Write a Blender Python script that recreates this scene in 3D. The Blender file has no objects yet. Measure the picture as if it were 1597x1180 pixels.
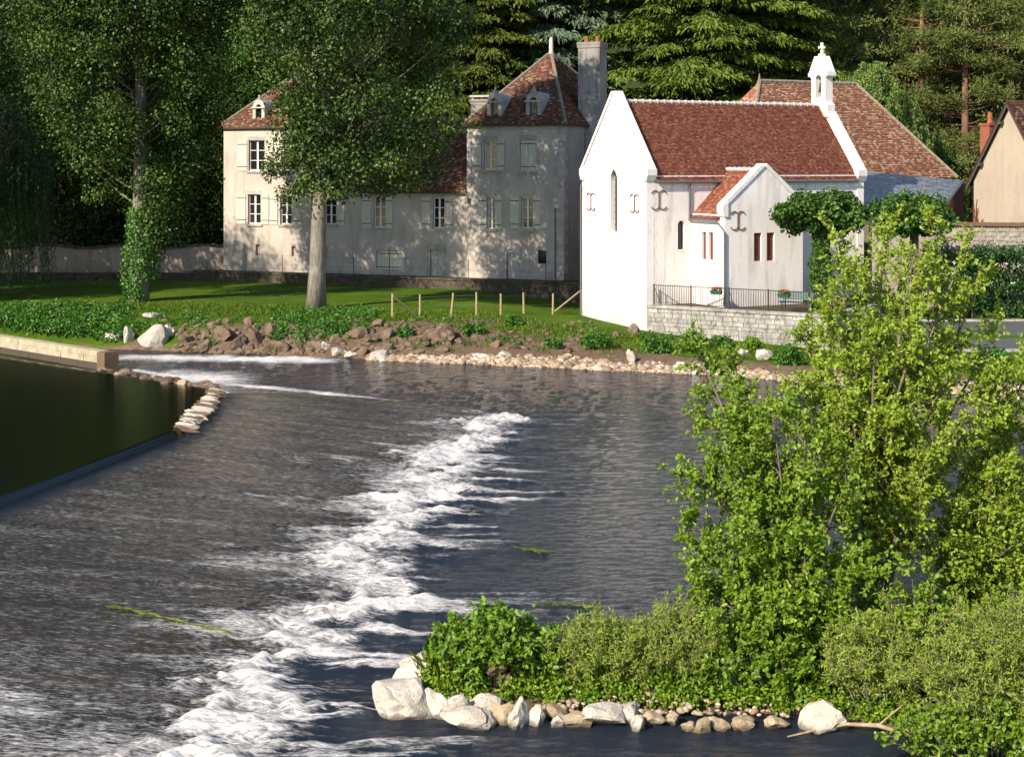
import bpy, bmesh, math, random
import numpy as np
from mathutils import Vector, Matrix
from mathutils.geometry import tessellate_polygon

# ------------------------------------------------------------------ camera, sky, sun, exposure
H, F, HOR, CX = 9.2, 2500.0, 255.0, 798.5      # eye height above the river, focal length in photo pixels, horizon row
S = bpy.context.scene
COL = S.collection
cam = bpy.data.cameras.new('camera'); co = bpy.data.objects.new('camera', cam); COL.objects.link(co)
cam.sensor_width = 36.0; cam.lens = 36.0 * F / 1597.0
cam.shift_y = (HOR - 590.0) / 1597.0
cam.clip_end = 2000.0; cam.clip_start = 0.5
co.location = (0, 0, H); co.rotation_euler = (math.radians(90), 0, 0)
S.camera = co

SUN_EL, SUN_AZ = math.radians(33), math.atan2(-0.655, -0.755)      # azimuth measured from +Y towards +X
sdir = Vector((math.sin(SUN_AZ) * math.cos(SUN_EL), math.cos(SUN_AZ) * math.cos(SUN_EL), math.sin(SUN_EL)))
W = bpy.data.worlds.new('World'); S.world = W; W.use_nodes = True
wn = W.node_tree.nodes; wl = W.node_tree.links
sky = wn.new('ShaderNodeTexSky'); sky.sky_type = 'NISHITA'; sky.sun_disc = False
sky.dust_density = 0.3; sky.ozone_density = 3.0; sky.air_density = 1.0
sky.sun_elevation = SUN_EL; sky.sun_rotation = SUN_AZ
wl.new(sky.outputs[0], wn['Background'].inputs[0]); wn['Background'].inputs[1].default_value = 0.125
sl = bpy.data.lights.new('sun', 'SUN'); sl.energy = 5.0; sl.angle = math.radians(0.5); sl.color = (1.0, 0.90, 0.76)
so = bpy.data.objects.new('sun', sl); COL.objects.link(so); so.location = (-60, -60, 60)
so.rotation_euler = sdir.to_track_quat('Z', 'Y').to_euler()
S.view_settings.view_transform = 'Standard'; S.view_settings.look = 'None'
S.view_settings.exposure = 0.78; S.view_settings.gamma = 1.0
S.render.engine = 'CYCLES'
S.cycles.max_bounces = 6; S.cycles.transparent_max_bounces = 4; S.cycles.transmission_bounces = 3
S.cycles.diffuse_bounces = 3; S.cycles.glossy_bounces = 3
S.cycles.sample_clamp_indirect = 6.0

rng = np.random.default_rng(7)
random.seed(7)

# ------------------------------------------------------------------ small helpers
def PX(px, py, Y):
    "a point of the photograph at the depth Y"
    return Vector(((px - CX) * Y / F, Y, H - (py - HOR) * Y / F))

def _hash(ix, iy, seed):
    n = (ix.astype(np.int64) * 374761393 + iy.astype(np.int64) * 668265263 + seed * 974634777) & 0xffffffff
    n = ((n ^ (n >> 13)) * 1274126177) & 0xffffffff
    return ((n ^ (n >> 16)) & 0xffff) / 65535.0

def vnoise(x, y, seed=0):
    x = np.asarray(x, float); y = np.asarray(y, float)
    ix = np.floor(x); iy = np.floor(y); fx = x - ix; fy = y - iy
    fx = fx * fx * (3 - 2 * fx); fy = fy * fy * (3 - 2 * fy)
    a = _hash(ix, iy, seed); b = _hash(ix + 1, iy, seed); c = _hash(ix, iy + 1, seed); d = _hash(ix + 1, iy + 1, seed)
    return (a * (1 - fx) + b * fx) * (1 - fy) + (c * (1 - fx) + d * fx) * fy

def fbm(x, y, seed=0, oct=4):
    t = 0; a = 0.5; n = 0
    for k in range(oct):
        t = t + a * vnoise(x * 2 ** k, y * 2 ** k, seed + k * 17); n += a; a *= 0.5
    return t / n

def sstep(a, b, x):
    t = np.clip((x - a) / (b - a), 0, 1)
    return t * t * (3 - 2 * t)

def raw_mesh(name, V, Fc, attrs=None, smooth=False):
    "V (n,3); Fc list of equal-length faces as an (m,k) array, or a list of arrays"
    me = bpy.data.meshes.new(name)
    V = np.asarray(V, np.float32)
    groups = Fc if isinstance(Fc, list) else [Fc]
    groups = [np.asarray(g, np.int32) for g in groups if len(g)]
    me.vertices.add(len(V)); me.vertices.foreach_set('co', V.ravel())
    loops = np.concatenate([g.ravel() for g in groups])
    tot = np.concatenate([np.full(len(g), g.shape[1], np.int32) for g in groups])
    st = np.concatenate([[0], np.cumsum(tot)[:-1]]).astype(np.int32)
    me.loops.add(len(loops)); me.loops.foreach_set('vertex_index', loops)
    me.polygons.add(len(tot)); me.polygons.foreach_set('loop_start', st)
    if smooth: me.polygons.foreach_set('use_smooth', np.ones(len(tot), bool))
    if attrs:
        for k, (dom, arr) in attrs.items():
            at = me.attributes.new(k, 'FLOAT', dom); at.data.foreach_set('value', np.asarray(arr, np.float32))
    me.update(calc_edges=True); me.validate()
    return me

def obj(name, me, mat=None, parent=None, loc=None, rotz=0.0, scale=None):
    o = bpy.data.objects.new(name, me); COL.objects.link(o)
    if mat is not None and len(me.materials) == 0: me.materials.append(mat)
    if parent is not None: o.parent = parent
    if loc is not None: o.location = loc
    if rotz: o.rotation_euler = (0, 0, rotz)
    if scale is not None: o.scale = scale
    return o

def tag(o, label=None, cat=None, group=None, kind=None):
    if label: o['label'] = label
    if cat: o['category'] = cat
    if group: o['group'] = group
    if kind: o['kind'] = kind
    return o

def thing(name, label, cat, loc=(0, 0, 0), rotz=0.0, group=None):
    o = bpy.data.objects.new(name, None); COL.objects.link(o); o.empty_display_size = 0.3
    o.location = loc; o.rotation_euler = (0, 0, rotz)
    return tag(o, label, cat, group)

class MB:
    "collects polygons and links them as one mesh"
    def __init__(s): s.v = []; s.f = []
    def poly(s, pts):
        n = len(s.v); s.v += [tuple(p) for p in pts]; s.f.append(list(range(n, n + len(pts))))
    def hexa(s, p):
        n = len(s.v); s.v += [tuple(q) for q in p]
        s.f += [[n + i for i in q] for q in ((0, 3, 2, 1), (4, 5, 6, 7), (0, 1, 5, 4), (1, 2, 6, 5), (2, 3, 7, 6), (3, 0, 4, 7))]
    def box(s, a, b):
        x0, y0, z0 = a; x1, y1, z1 = b
        s.hexa([(x0, y0, z0), (x1, y0, z0), (x1, y1, z0), (x0, y1, z0), (x0, y0, z1), (x1, y0, z1), (x1, y1, z1), (x0, y1, z1)])
    def prism(s, pts, off):
        n = len(s.v); k = len(pts); off = Vector(off)
        s.v += [tuple(p) for p in pts] + [tuple(Vector(p) + off) for p in pts]
        s.f.append(list(range(n + k - 1, n - 1, -1))); s.f.append(list(range(n + k, n + 2 * k)))
        for i in range(k):
            j = (i + 1) % k; s.f.append([n + i, n + j, n + k + j, n + k + i])
    def tube(s, pts, rad, n=6, cap=True):
        pts = [Vector(p) for p in pts]; base = len(s.v)
        if not hasattr(rad, '__len__'): rad = [rad] * len(pts)
        ref = None
        for i, p in enumerate(pts):
            d = (pts[min(i + 1, len(pts) - 1)] - pts[max(i - 1, 0)]).normalized()
            if ref is None: ref = d.orthogonal().normalized()
            ref = (ref - d * ref.dot(d)).normalized() if (ref - d * ref.dot(d)).length > 1e-6 else d.orthogonal().normalized()
            b = d.cross(ref)
            for k in range(n):
                a = 2 * math.pi * k / n
                s.v.append(tuple(p + (ref * math.cos(a) + b * math.sin(a)) * rad[i]))
        for i in range(len(pts) - 1):
            for k in range(n):
                k2 = (k + 1) % n
                s.f.append([base + i * n + k, base + i * n + k2, base + (i + 1) * n + k2, base + (i + 1) * n + k])
        if cap:
            s.f.append([base + k for k in range(n - 1, -1, -1)])
            m = base + (len(pts) - 1) * n; s.f.append([m + k for k in range(n)])
    def lathe(s, prof, c=(0, 0), n=12):
        s.tube([(c[0], c[1], z) for r, z in prof], [max(r, 1e-3) for r, z in prof], n)
    def mesh(s, name, smooth=False):
        me = bpy.data.meshes.new(name); me.from_pydata(s.v, [], s.f)
        if smooth: me.polygons.foreach_set('use_smooth', [True] * len(me.polygons))
        me.update(); return me
    def build(s, name, mat, parent=None, smooth=False, **k):
        return obj(name, s.mesh(name, smooth), mat, parent, **k)

def fbx(name, a, b, mat, parent):
    m = MB(); m.box(a, b); return m.build(name, mat, parent)

# ------------------------------------------------------------------ materials
class NT:
    def __init__(s, name):
        s.m = bpy.data.materials.new(name); s.m.use_nodes = True
        s.t = s.m.node_tree; s.N = s.t.nodes; s.N.clear()
        s.out = s.N.new('ShaderNodeOutputMaterial')
    def n(s, typ, props=None, **inp):
        nd = s.N.new('ShaderNode' + typ)
        for k, v in (props or {}).items(): setattr(nd, k, v)
        for k, v in inp.items(): s.set(nd, k, v)
        return nd
    def set(s, nd, k, v):
        k = k.replace('_', ' ') if not k.startswith('i') or not k[1:].isdigit() else int(k[1:])
        sk = nd.inputs[k]
        if isinstance(v, bpy.types.NodeSocket): s.t.links.new(v, sk)
        elif isinstance(v, bpy.types.Node): s.t.links.new(v.outputs[0], sk)
        else: sk.default_value = v
    def coord(s, scale=(1, 1, 1), rot=(0, 0, 0)):
        tc = s.n('TexCoord'); mp = s.n('Mapping', Vector=tc.outputs['Object'])
        mp.inputs['Scale'].default_value = scale; mp.inputs['Rotation'].default_value = rot
        return mp.outputs[0]
    def world(s, scale=(1, 1, 1), rot=(0, 0, 0)):
        g = s.n('NewGeometry'); mp = s.n('Mapping', Vector=g.outputs['Position'])
        mp.inputs['Scale'].default_value = scale; mp.inputs['Rotation'].default_value = rot
        return mp.outputs[0]
    def noise(s, vec, scale=1.0, detail=4.0, rough=0.55):
        return s.n('TexNoise', Vector=vec, Scale=scale, Detail=detail, Roughness=rough).outputs[0]
    def ramp(s, fac, stops, mode='LINEAR'):
        r = s.n('ValToRGB', Fac=fac); e = r.color_ramp.elements; r.color_ramp.interpolation = mode
        while len(e) < len(stops): e.new(0.5)
        for i, (p, c) in enumerate(stops):
            e[i].position = p; e[i].color = (c[0], c[1], c[2], 1) if hasattr(c, '__len__') else (c, c, c, 1)
        return r.outputs[0]
    def mix(s, fac, a, b, mode='MIX'):
        m = s.n('Mix', {'data_type': 'RGBA', 'blend_type': mode})
        for i, v in ((0, fac), (6, a), (7, b)):
            if isinstance(v, bpy.types.NodeSocket): s.t.links.new(v, m.inputs[i])
            elif hasattr(v, '__len__'): m.inputs[i].default_value = (v[0], v[1], v[2], 1)
            else: m.inputs[i].default_value = v
        return m.outputs[2]
    def math(s, op, a, b=0.0, clamp=False):
        m = s.n('Math', {'operation': op, 'use_clamp': clamp}, i0=a, i1=b); return m.outputs[0]
    def attr(s, name): return s.n('Attribute', {'attribute_name': name}).outputs['Fac']
    def bump(s, h, strength=0.5, dist=0.02):
        return s.n('Bump', Height=h, Strength=strength, Distance=dist).outputs[0]
    def pbr(s, color, rough=0.8, bump=None, spec=0.3, metal=0.0, finish=True):
        p = s.n('BsdfPrincipled', Roughness=rough, Metallic=metal)
        p.inputs['Specular IOR Level'].default_value = spec
        s.set(p, 'Base Color', color if isinstance(color, bpy.types.NodeSocket) else (*color, 1))
        if bump is not None: s.set(p, 'Normal', bump)
        if finish: s.t.links.new(p.outputs[0], s.out.inputs[0])
        return p
    def end(s, sh): s.t.links.new(sh.outputs[0] if hasattr(sh, 'outputs') else sh, s.out.inputs[0]); return s.m

def m_plaster(name, light, dark, stain, amt=0.5, zlow=2.0, zspan=2.5, vert=True):
    t = NT(name); w = t.world()
    n1 = t.noise(w, 0.55, 5, 0.6); n2 = t.noise(t.world((1.6, 1.6, 0.22)), 1.3, 5, 0.65); n3 = t.noise(w, 9, 4, 0.6)
    c = t.mix(t.ramp(n1, [(0.32, 0), (0.72, 1)]), dark, light)
    c = t.mix(t.math('MULTIPLY', t.ramp(n2, [(0.5, 0), (0.78, 1)]), amt), c, stain)
    sep = t.n('SeparateXYZ', Vector=w)
    low = t.math('SUBTRACT', 1.0, t.math('DIVIDE', t.math('SUBTRACT', sep.outputs[2], zlow), zspan, True), True)
    low = t.math('MULTIPLY', low, t.ramp(t.noise(w, 1.4, 5, 0.7), [(0.35, 0.15), (0.7, 1)]))
    c = t.mix(t.math('MULTIPLY', low, amt), c, stain)
    c = t.mix(0.25, c, t.ramp(n3, [(0.3, 0.55), (0.7, 1)]), 'MULTIPLY')
    t.pbr(c, 0.93, t.bump(t.noise(w, 14, 5, 0.65), 0.35, 0.03), 0.1); return t.m

def m_tile(name, cols, rough=0.85, moss=(0.12, 0.11, 0.06), mossamt=0.25):
    t = NT(name); a = t.attr('tint'); k = len(cols)
    c = t.ramp(a, [(i / k, cc) for i, cc in enumerate(cols)], 'CONSTANT')
    w = t.world(); n = t.noise(w, 1.2, 5, 0.6); n2 = t.noise(w, 22, 3, 0.6)
    c = t.mix(t.math('MULTIPLY', t.ramp(n, [(0.5, 0), (0.75, 1)]), mossamt), c, moss)
    c = t.mix(0.35, c, t.ramp(n2, [(0.3, 0.5), (0.7, 1.0)]), 'MULTIPLY')
    t.pbr(c, rough, t.bump(n2, 0.3, 0.01), 0.2); return t.m

def m_stone(name, light, dark, spot, scale=1.0, rough=0.9, spotlo=0.55, bump=0.6, wet=False):
    t = NT(name); g = t.world(); oi = t.n('ObjectInfo')
    n1 = t.noise(g, 1.6 * scale, 6, 0.65); n2 = t.noise(g, 5 * scale, 5, 0.65); n3 = t.noise(g, 24 * scale, 4, 0.6)
    c = t.mix(t.ramp(n1, [(0.35, 0), (0.66, 1)]), dark, light)
    c = t.mix(t.ramp(n2, [(spotlo, 0), (spotlo + 0.15, 0.85)]), c, spot)
    c = t.mix(0.4, c, t.ramp(oi.outputs['Random'], [(0.0, 0.42), (1.0, 1.0)]), 'MULTIPLY')
    c = t.mix(0.4, c, t.ramp(n3, [(0.3, 0.5), (0.7, 1)]), 'MULTIPLY')
    if wet:                                                       # wet tide mark of everything that stands in the river
        z = t.n('SeparateXYZ', Vector=g).outputs[2]
        wl_ = t.ramp(t.math('ADD', z, t.math('MULTIPLY', n2, 0.12)), [(0.09, 1), (0.17, 0)])
        c = t.mix(t.math('MULTIPLY', wl_, 0.75), c, (0.055, 0.042, 0.026))
    t.pbr(c, rough, t.bump(t.math('ADD', n2, t.math('MULTIPLY', n3, 0.4)), bump, 0.06), 0.2); return t.m

def m_leaf(name, cols, trans=0.3, rough=0.45, spec=0.35, noise_scale=0.5):
    t = NT(name); a = t.attr('tint')
    k = len(cols)
    c = t.ramp(a, [(i / (k - 1), cc) for i, cc in enumerate(cols)])
    n = t.noise(t.world(), noise_scale, 3, 0.6)
    c = t.mix(0.5, c, t.ramp(n, [(0.3, (0.62, 0.66, 0.6)), (0.7, (1.0, 1.0, 0.95))]), 'MULTIPLY')
    p = t.pbr(c, rough, None, spec, finish=False)
    tr = t.n('BsdfTranslucent', Color=t.mix(0.6, c, (1.0, 0.95, 0.35), 'MULTIPLY'))
    mx = t.n('MixShader', Fac=trans); t.t.links.new(p.outputs[0], mx.inputs[1]); t.t.links.new(tr.outputs[0], mx.inputs[2])
    return t.end(mx)

def m_bark(name, light, dark, sx=9, sz=1.6):
    t = NT(name); w = t.coord((sx, sx, sz)); n = t.noise(w, 1.0, 6, 0.7); n2 = t.noise(t.coord(), 0.8, 4)
    c = t.mix(t.ramp(n, [(0.35, 0), (0.65, 1)]), dark, light)
    c = t.mix(t.ramp(n2, [(0.45, 0), (0.7, 0.5)]), c, (0.07, 0.08, 0.045))
    t.pbr(c, 0.9, t.bump(n, 0.9, 0.05), 0.1); return t.m

def m_plain(name, color, rough=0.6, spec=0.3, metal=0.0, var=0.3, scale=6.0, bump=0.1):
    t = NT(name); n = t.noise(t.world(), scale, 5, 0.65)
    c = t.mix(var, color, t.ramp(n, [(0.3, 0.35), (0.7, 1.0)]), 'MULTIPLY')
    t.pbr(c, rough, t.bump(n, bump, 0.01), spec, metal); return t.m

M = {}
M['manor'] = m_plaster('manor_plaster', (0.58, 0.50, 0.42), (0.45, 0.39, 0.33), (0.25, 0.215, 0.18), 0.65, 2.0, 3.0)
M['side_shade'] = m_plaster('side_shade_plaster', (0.40, 0.36, 0.31), (0.30, 0.27, 0.24), (0.16, 0.14, 0.12), 0.7, 2.0, 5.0)  # manor plaster darkened: shade of the side turned from the sun, in the colour
M['chapel'] = m_plaster('chapel_plaster', (0.80, 0.735, 0.675), (0.74, 0.675, 0.615), (0.38, 0.325, 0.27), 0.8, 0.6, 2.2)
M['whitestone'] = m_plaster('white_limestone', (0.74, 0.70, 0.645), (0.66, 0.62, 0.57), (0.40, 0.36, 0.30), 0.5, -50, 1)
M['ashlar'] = m_stone('pale_ashlar', (0.56, 0.52, 0.46), (0.42, 0.38, 0.33), (0.26, 0.23, 0.2), 1.0, 0.9, 0.6, 0.3)
M['chimney'] = m_plaster('chimney_render', (0.36, 0.33, 0.295), (0.22, 0.20, 0.175), (0.08, 0.07, 0.06), 0.9, 4.0, 1)
M['beige'] = m_plaster('beige_render', (0.42, 0.345, 0.255), (0.36, 0.295, 0.22), (0.25, 0.21, 0.155), 0.5, 0.9, 2.0)
M['gardenwall'] = m_plaster('garden_wall_render', (0.46, 0.38, 0.30), (0.3, 0.25, 0.2), (0.12, 0.10, 0.075), 0.8, 1.0, 2.0)
M['tile_chapel'] = m_tile('chapel_tiles', [(0.18, 0.055, 0.031), (0.215, 0.07, 0.038), (0.135, 0.042, 0.026), (0.255, 0.105, 0.062), (0.20, 0.06, 0.034), (0.11, 0.04, 0.028), (0.28, 0.135, 0.083), (0.20, 0.066, 0.036), (0.175, 0.044, 0.027), (0.235, 0.085, 0.05), (0.21, 0.062, 0.035)], mossamt=0.12)
M['tile_manor'] = m_tile('manor_tiles', [(0.11, 0.044, 0.028), (0.15, 0.062, 0.036), (0.075, 0.033, 0.022), (0.19, 0.095, 0.058), (0.12, 0.048, 0.03), (0.06, 0.032, 0.024), (0.27, 0.17, 0.12), (0.14, 0.056, 0.034)], mossamt=0.35, moss=(0.07, 0.055, 0.035))
M['tile_barn'] = m_tile('barn_tiles', [(0.31, 0.125, 0.07), (0.40, 0.20, 0.12), (0.24, 0.10, 0.06), (0.52, 0.34, 0.22), (0.34, 0.145, 0.085), (0.44, 0.25, 0.155), (0.19, 0.095, 0.065), (0.29, 0.115, 0.07)], mossamt=0.3, moss=(0.20, 0.14, 0.06))
M['slate'] = m_tile('slates', [(0.27, 0.30, 0.335), (0.31, 0.34, 0.375), (0.24, 0.27, 0.305), (0.29, 0.32, 0.355)], 0.5, mossamt=0.08)
M['underroof'] = m_plain('roof_boarding', (0.06, 0.035, 0.025), 0.9)
M['mortar_white'] = m_plain('ridge_mortar', (0.58, 0.49, 0.44), 0.9, 0.1)
M['mortar_old'] = m_stone('old_ridge_mortar', (0.36, 0.30, 0.22), (0.22, 0.17, 0.12), (0.32, 0.18, 0.06), 2.0)
M['shutter'] = m_plain('shutter_paint', (0.62, 0.57, 0.44), 0.65, 0.3, 0, 0.25, 3.0)
M['door'] = m_plain('door_paint', (0.50, 0.47, 0.38), 0.65, 0.3, 0, 0.35, 3.0)
M['sash'] = m_plain('sash_paint', (0.74, 0.72, 0.66), 0.5, 0.4, 0, 0.12)
M['glass'] = NT('window_glass'); M['glass'].pbr((0.012, 0.014, 0.014), 0.06, M['glass'].bump(M['glass'].noise(M['glass'].world(), 1.5, 2), 0.08, 0.05), 0.5); M['glass'] = M['glass'].m
M['iron'] = m_plain('dark_iron', (0.045, 0.036, 0.032), 0.6, 0.4, 0.3)
M['rust'] = m_plain('rusty_iron', (0.22, 0.085, 0.055), 0.8, 0.2, 0.1, 0.5, 12)
M['zinc'] = m_plain('zinc', (0.16, 0.165, 0.175), 0.5, 0.4, 0.4, 0.3, 4)
M['redshutter'] = m_plain('oxblood_paint', (0.17, 0.028, 0.018), 0.6, 0.3, 0, 0.3, 8)
M['green_paint'] = m_plain('green_paint', (0.015, 0.075, 0.052), 0.45, 0.5, 0, 0.25)
M['flower_red'] = m_leaf('geranium_petals', [(0.6, 0.05, 0.02), (0.75, 0.14, 0.05), (0.6, 0.04, 0.03)], 0.25)
M['flower_white'] = m_leaf('white_petals', [(0.7, 0.7, 0.6), (0.8, 0.8, 0.72)], 0.25)
M['flower_purple'] = m_leaf('purple_petals', [(0.25, 0.05, 0.28), (0.4, 0.1, 0.4)], 0.3)
M['flower_yellow'] = m_leaf('yellow_petals', [(0.65, 0.5, 0.03), (0.7, 0.6, 0.05)], 0.3)
M['brick'] = m_plain('red_brick', (0.30, 0.10, 0.06), 0.9, 0.1, 0, 0.5, 10, 0.4)
M['terracotta'] = m_plain('terracotta', (0.33, 0.105, 0.05), 0.85, 0.2)
M['wood_post'] = m_plain('weathered_oak', (0.40, 0.30, 0.17), 0.9, 0.1, 0, 0.5, 12, 0.4)
M['wood_dark'] = m_plain('dark_timber', (0.09, 0.07, 0.055), 0.9, 0.1, 0, 0.4, 8, 0.3)
M['boomwood'] = m_plain('sunlit_timber', (0.46, 0.39, 0.26), 0.85, 0.2, 0, 0.75, 2.5, 0.5)
M['rust_block'] = m_plain('iron_stained_end', (0.17, 0.11, 0.065), 0.85, 0.2, 0, 0.5, 7, 0.4)
M['copingtile'] = m_plain('old_coping_tile', (0.15, 0.085, 0.06), 0.9, 0.1, 0, 0.5, 9)
M['vine'] = m_plain('dry_vine', (0.16, 0.055, 0.035), 0.9, 0.1, 0, 0.4, 9)
M['asphalt'] = m_plain('asphalt', (0.10, 0.097, 0.095), 0.9, 0.2, 0, 0.35, 9, 0.2)
M['bark_poplar'] = m_bark('poplar_bark', (0.30, 0.265, 0.215), (0.13, 0.11, 0.09))
M['bark_dark'] = m_bark('dark_bark', (0.12, 0.095, 0.07), (0.05, 0.04, 0.03))
M['bark_pine'] = m_bark('pine_bark', (0.30, 0.15, 0.085), (0.12, 0.065, 0.045))
M['bark_alder'] = m_bark('alder_bark', (0.24, 0.20, 0.15), (0.10, 0.085, 0.06), 14, 3)
M['driftwood'] = m_bark('driftwood', (0.40, 0.30, 0.19), (0.20, 0.14, 0.09), 6, 3)
M['rock_brown'] = m_stone('bank_rock', (0.27, 0.19, 0.125), (0.12, 0.08, 0.052), (0.36, 0.31, 0.25), 1.4, 0.92, 0.6, 1.2, True)
M['rock_pale'] = m_stone('limestone_boulder', (0.68, 0.61, 0.51), (0.52, 0.44, 0.34), (0.32, 0.26, 0.19), 1.6, 0.9, 0.63, 0.9, True)
M['rock_tan'] = m_stone('tan_boulder', (0.52, 0.41, 0.27), (0.38, 0.27, 0.16), (0.2, 0.13, 0.07), 2.0, 0.88, 0.64, 0.9, True)
M['wallstone'] = m_stone('wall_stone', (0.52, 0.48, 0.42), (0.27, 0.25, 0.225), (0.13, 0.12, 0.11), 0.9, 0.95, 0.53, 0.7)
M['walljoint'] = m_plain('lime_joint', (0.26, 0.235, 0.20), 0.95, 0.1, 0, 0.5, 5, 0.5)
M['rubblewall'] = m_stone('rubble_wall', (0.46, 0.40, 0.33), (0.30, 0.26, 0.21), (0.22, 0.18, 0.14), 2.0, 0.95, 0.5, 1.0)
M['darkwall'] = m_stone('mossy_dark_stone', (0.15, 0.12, 0.085), (0.07, 0.055, 0.04), (0.28, 0.23, 0.16), 1.8, 0.95, 0.66, 1.0)
M['soil'] = m_plain('river_soil', (0.105, 0.075, 0.048), 0.95, 0.1, 0, 0.6, 6, 0.9)

t = NT('shingle'); a = t.attr('tint')
c = t.ramp(a, [(0, (0.15, 0.10, 0.07)), (0.25, (0.29, 0.215, 0.14)), (0.5, (0.38, 0.30, 0.215)), (0.75, (0.26, 0.165, 0.085)), (0.9, (0.43, 0.355, 0.27)), (1, (0.56, 0.50, 0.42))])
t.pbr(c, 0.85, t.bump(t.noise(t.world(), 20, 3), 0.4, 0.02), 0.2); M['shingle'] = t.m

L = m_leaf
M['lf_poplar'] = L('poplar_leaves', [(0.015, 0.038, 0.004), (0.045, 0.088, 0.009), (0.115, 0.18, 0.024)], 0.22, 0.5, 0.35)
M['lf_ivy'] = L('ivy_leaves', [(0.045, 0.12, 0.018), (0.085, 0.19, 0.03), (0.12, 0.24, 0.04)], 0.25, 0.4, 0.4)
M['lf_mistletoe'] = L('mistletoe_leaves', [(0.05, 0.065, 0.012), (0.085, 0.095, 0.02)], 0.2)
M['lf_dark'] = L('dark_wood_leaves', [(0.020, 0.046, 0.006), (0.040, 0.078, 0.010), (0.065, 0.115, 0.016)], 0.22, 0.5, 0.25)
M['lf_mid'] = L('bright_wood_leaves', [(0.055, 0.13, 0.016), (0.09, 0.185, 0.024), (0.13, 0.24, 0.035)], 0.28, 0.5, 0.25)
M['lf_olive'] = L('larch_needles', [(0.075, 0.11, 0.016), (0.115, 0.15, 0.026), (0.16, 0.19, 0.036)], 0.22, 0.6, 0.2)
M['lf_blue'] = L('blue_cedar_needles', [(0.075, 0.13, 0.07), (0.13, 0.19, 0.11), (0.19, 0.25, 0.15)], 0.15, 0.6, 0.2)
M['lf_cedar'] = L('cedar_needles', [(0.085, 0.14, 0.018), (0.14, 0.20, 0.028), (0.19, 0.25, 0.04)], 0.18, 0.6, 0.2)
M['lf_pine'] = L('pine_needles', [(0.07, 0.10, 0.022), (0.125, 0.155, 0.038), (0.18, 0.205, 0.055)], 0.15, 0.6, 0.2)
M['lf_birch'] = L('birch_leaves', [(0.12, 0.19, 0.035), (0.17, 0.25, 0.05), (0.22, 0.29, 0.065)], 0.3)
M['lf_willow'] = L('weeping_willow_leaves', [(0.016, 0.036, 0.008), (0.035, 0.07, 0.014), (0.06, 0.105, 0.02)], 0.25)
M['lf_pollard'] = L('pollard_leaves', [(0.028, 0.08, 0.010), (0.055, 0.125, 0.015), (0.09, 0.175, 0.022)], 0.22)
M['lf_hedge'] = L('hedge_leaves', [(0.016, 0.055, 0.012), (0.035, 0.09, 0.018), (0.06, 0.13, 0.025)], 0.2)
M['lf_alder'] = L('alder_leaves', [(0.13, 0.235, 0.013), (0.205, 0.325, 0.02), (0.31, 0.42, 0.035)], 0.42, 0.42, 0.4, 0.9)
M['lf_alder_y'] = L('young_alder_leaves', [(0.215, 0.315, 0.022), (0.315, 0.425, 0.036), (0.44, 0.53, 0.07)], 0.46, 0.45, 0.35, 0.9)
M['lf_elder'] = L('bramble_leaves', [(0.085, 0.185, 0.012), (0.15, 0.27, 0.018), (0.23, 0.34, 0.025)], 0.34, 0.45, 0.35, 1.5)
M['lf_osier'] = L('osier_leaves', [(0.19, 0.27, 0.03), (0.285, 0.365, 0.05), (0.39, 0.45, 0.085)], 0.42, 0.5, 0.3, 1.2)
M['lf_bank'] = L('bank_plant_leaves', [(0.035, 0.11, 0.012), (0.07, 0.18, 0.02), (0.115, 0.25, 0.03)], 0.28)
M['lf_grass'] = L('grass_blades', [(0.05, 0.11, 0.006), (0.10, 0.175, 0.010), (0.17, 0.20, 0.025)], 0.25, 0.6, 0.2, 0.25)

# far bank: grass or bare soil by the attribute "grass"
t = NT('bank_ground'); w = t.world(); g = t.attr('grass')
n1 = t.noise(w, 0.35, 5, 0.65); n2 = t.noise(w, 5, 5, 0.7); n3 = t.noise(t.world((30, 30, 30)), 1, 3)
gc = t.mix(t.ramp(n1, [(0.35, 0), (0.65, 1)]), (0.06, 0.125, 0.006), (0.12, 0.195, 0.012))
gc = t.mix(0.55, gc, t.ramp(n2, [(0.3, 0.45), (0.7, 1)]), 'MULTIPLY')
gc = t.mix(0.4, gc, t.ramp(n3, [(0.3, 0.4), (0.7, 1)]), 'MULTIPLY')
sc = t.mix(t.ramp(n2, [(0.35, 0), (0.65, 1)]), (0.11, 0.068, 0.042), (0.24, 0.165, 0.105))
fac = t.ramp(t.math('ADD', g, t.math('MULTIPLY', t.math('SUBTRACT', n2, 0.5), 0.9)), [(0.42, 0), (0.58, 1)])
t.pbr(t.mix(fac, sc, gc), 0.95, t.bump(t.math('ADD', n2, n3), 0.8, 0.08), 0.1); M['bank'] = t.m

t = NT('wood_floor'); w = t.world(); n = t.noise(w, 0.6, 5, 0.7)
t.pbr(t.mix(t.ramp(n, [(0.35, 0), (0.65, 1)]), (0.02, 0.03, 0.010), (0.05, 0.075, 0.02)), 0.95, t.bump(n, 1.0, 0.3), 0.1); M['hill'] = t.m

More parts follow.
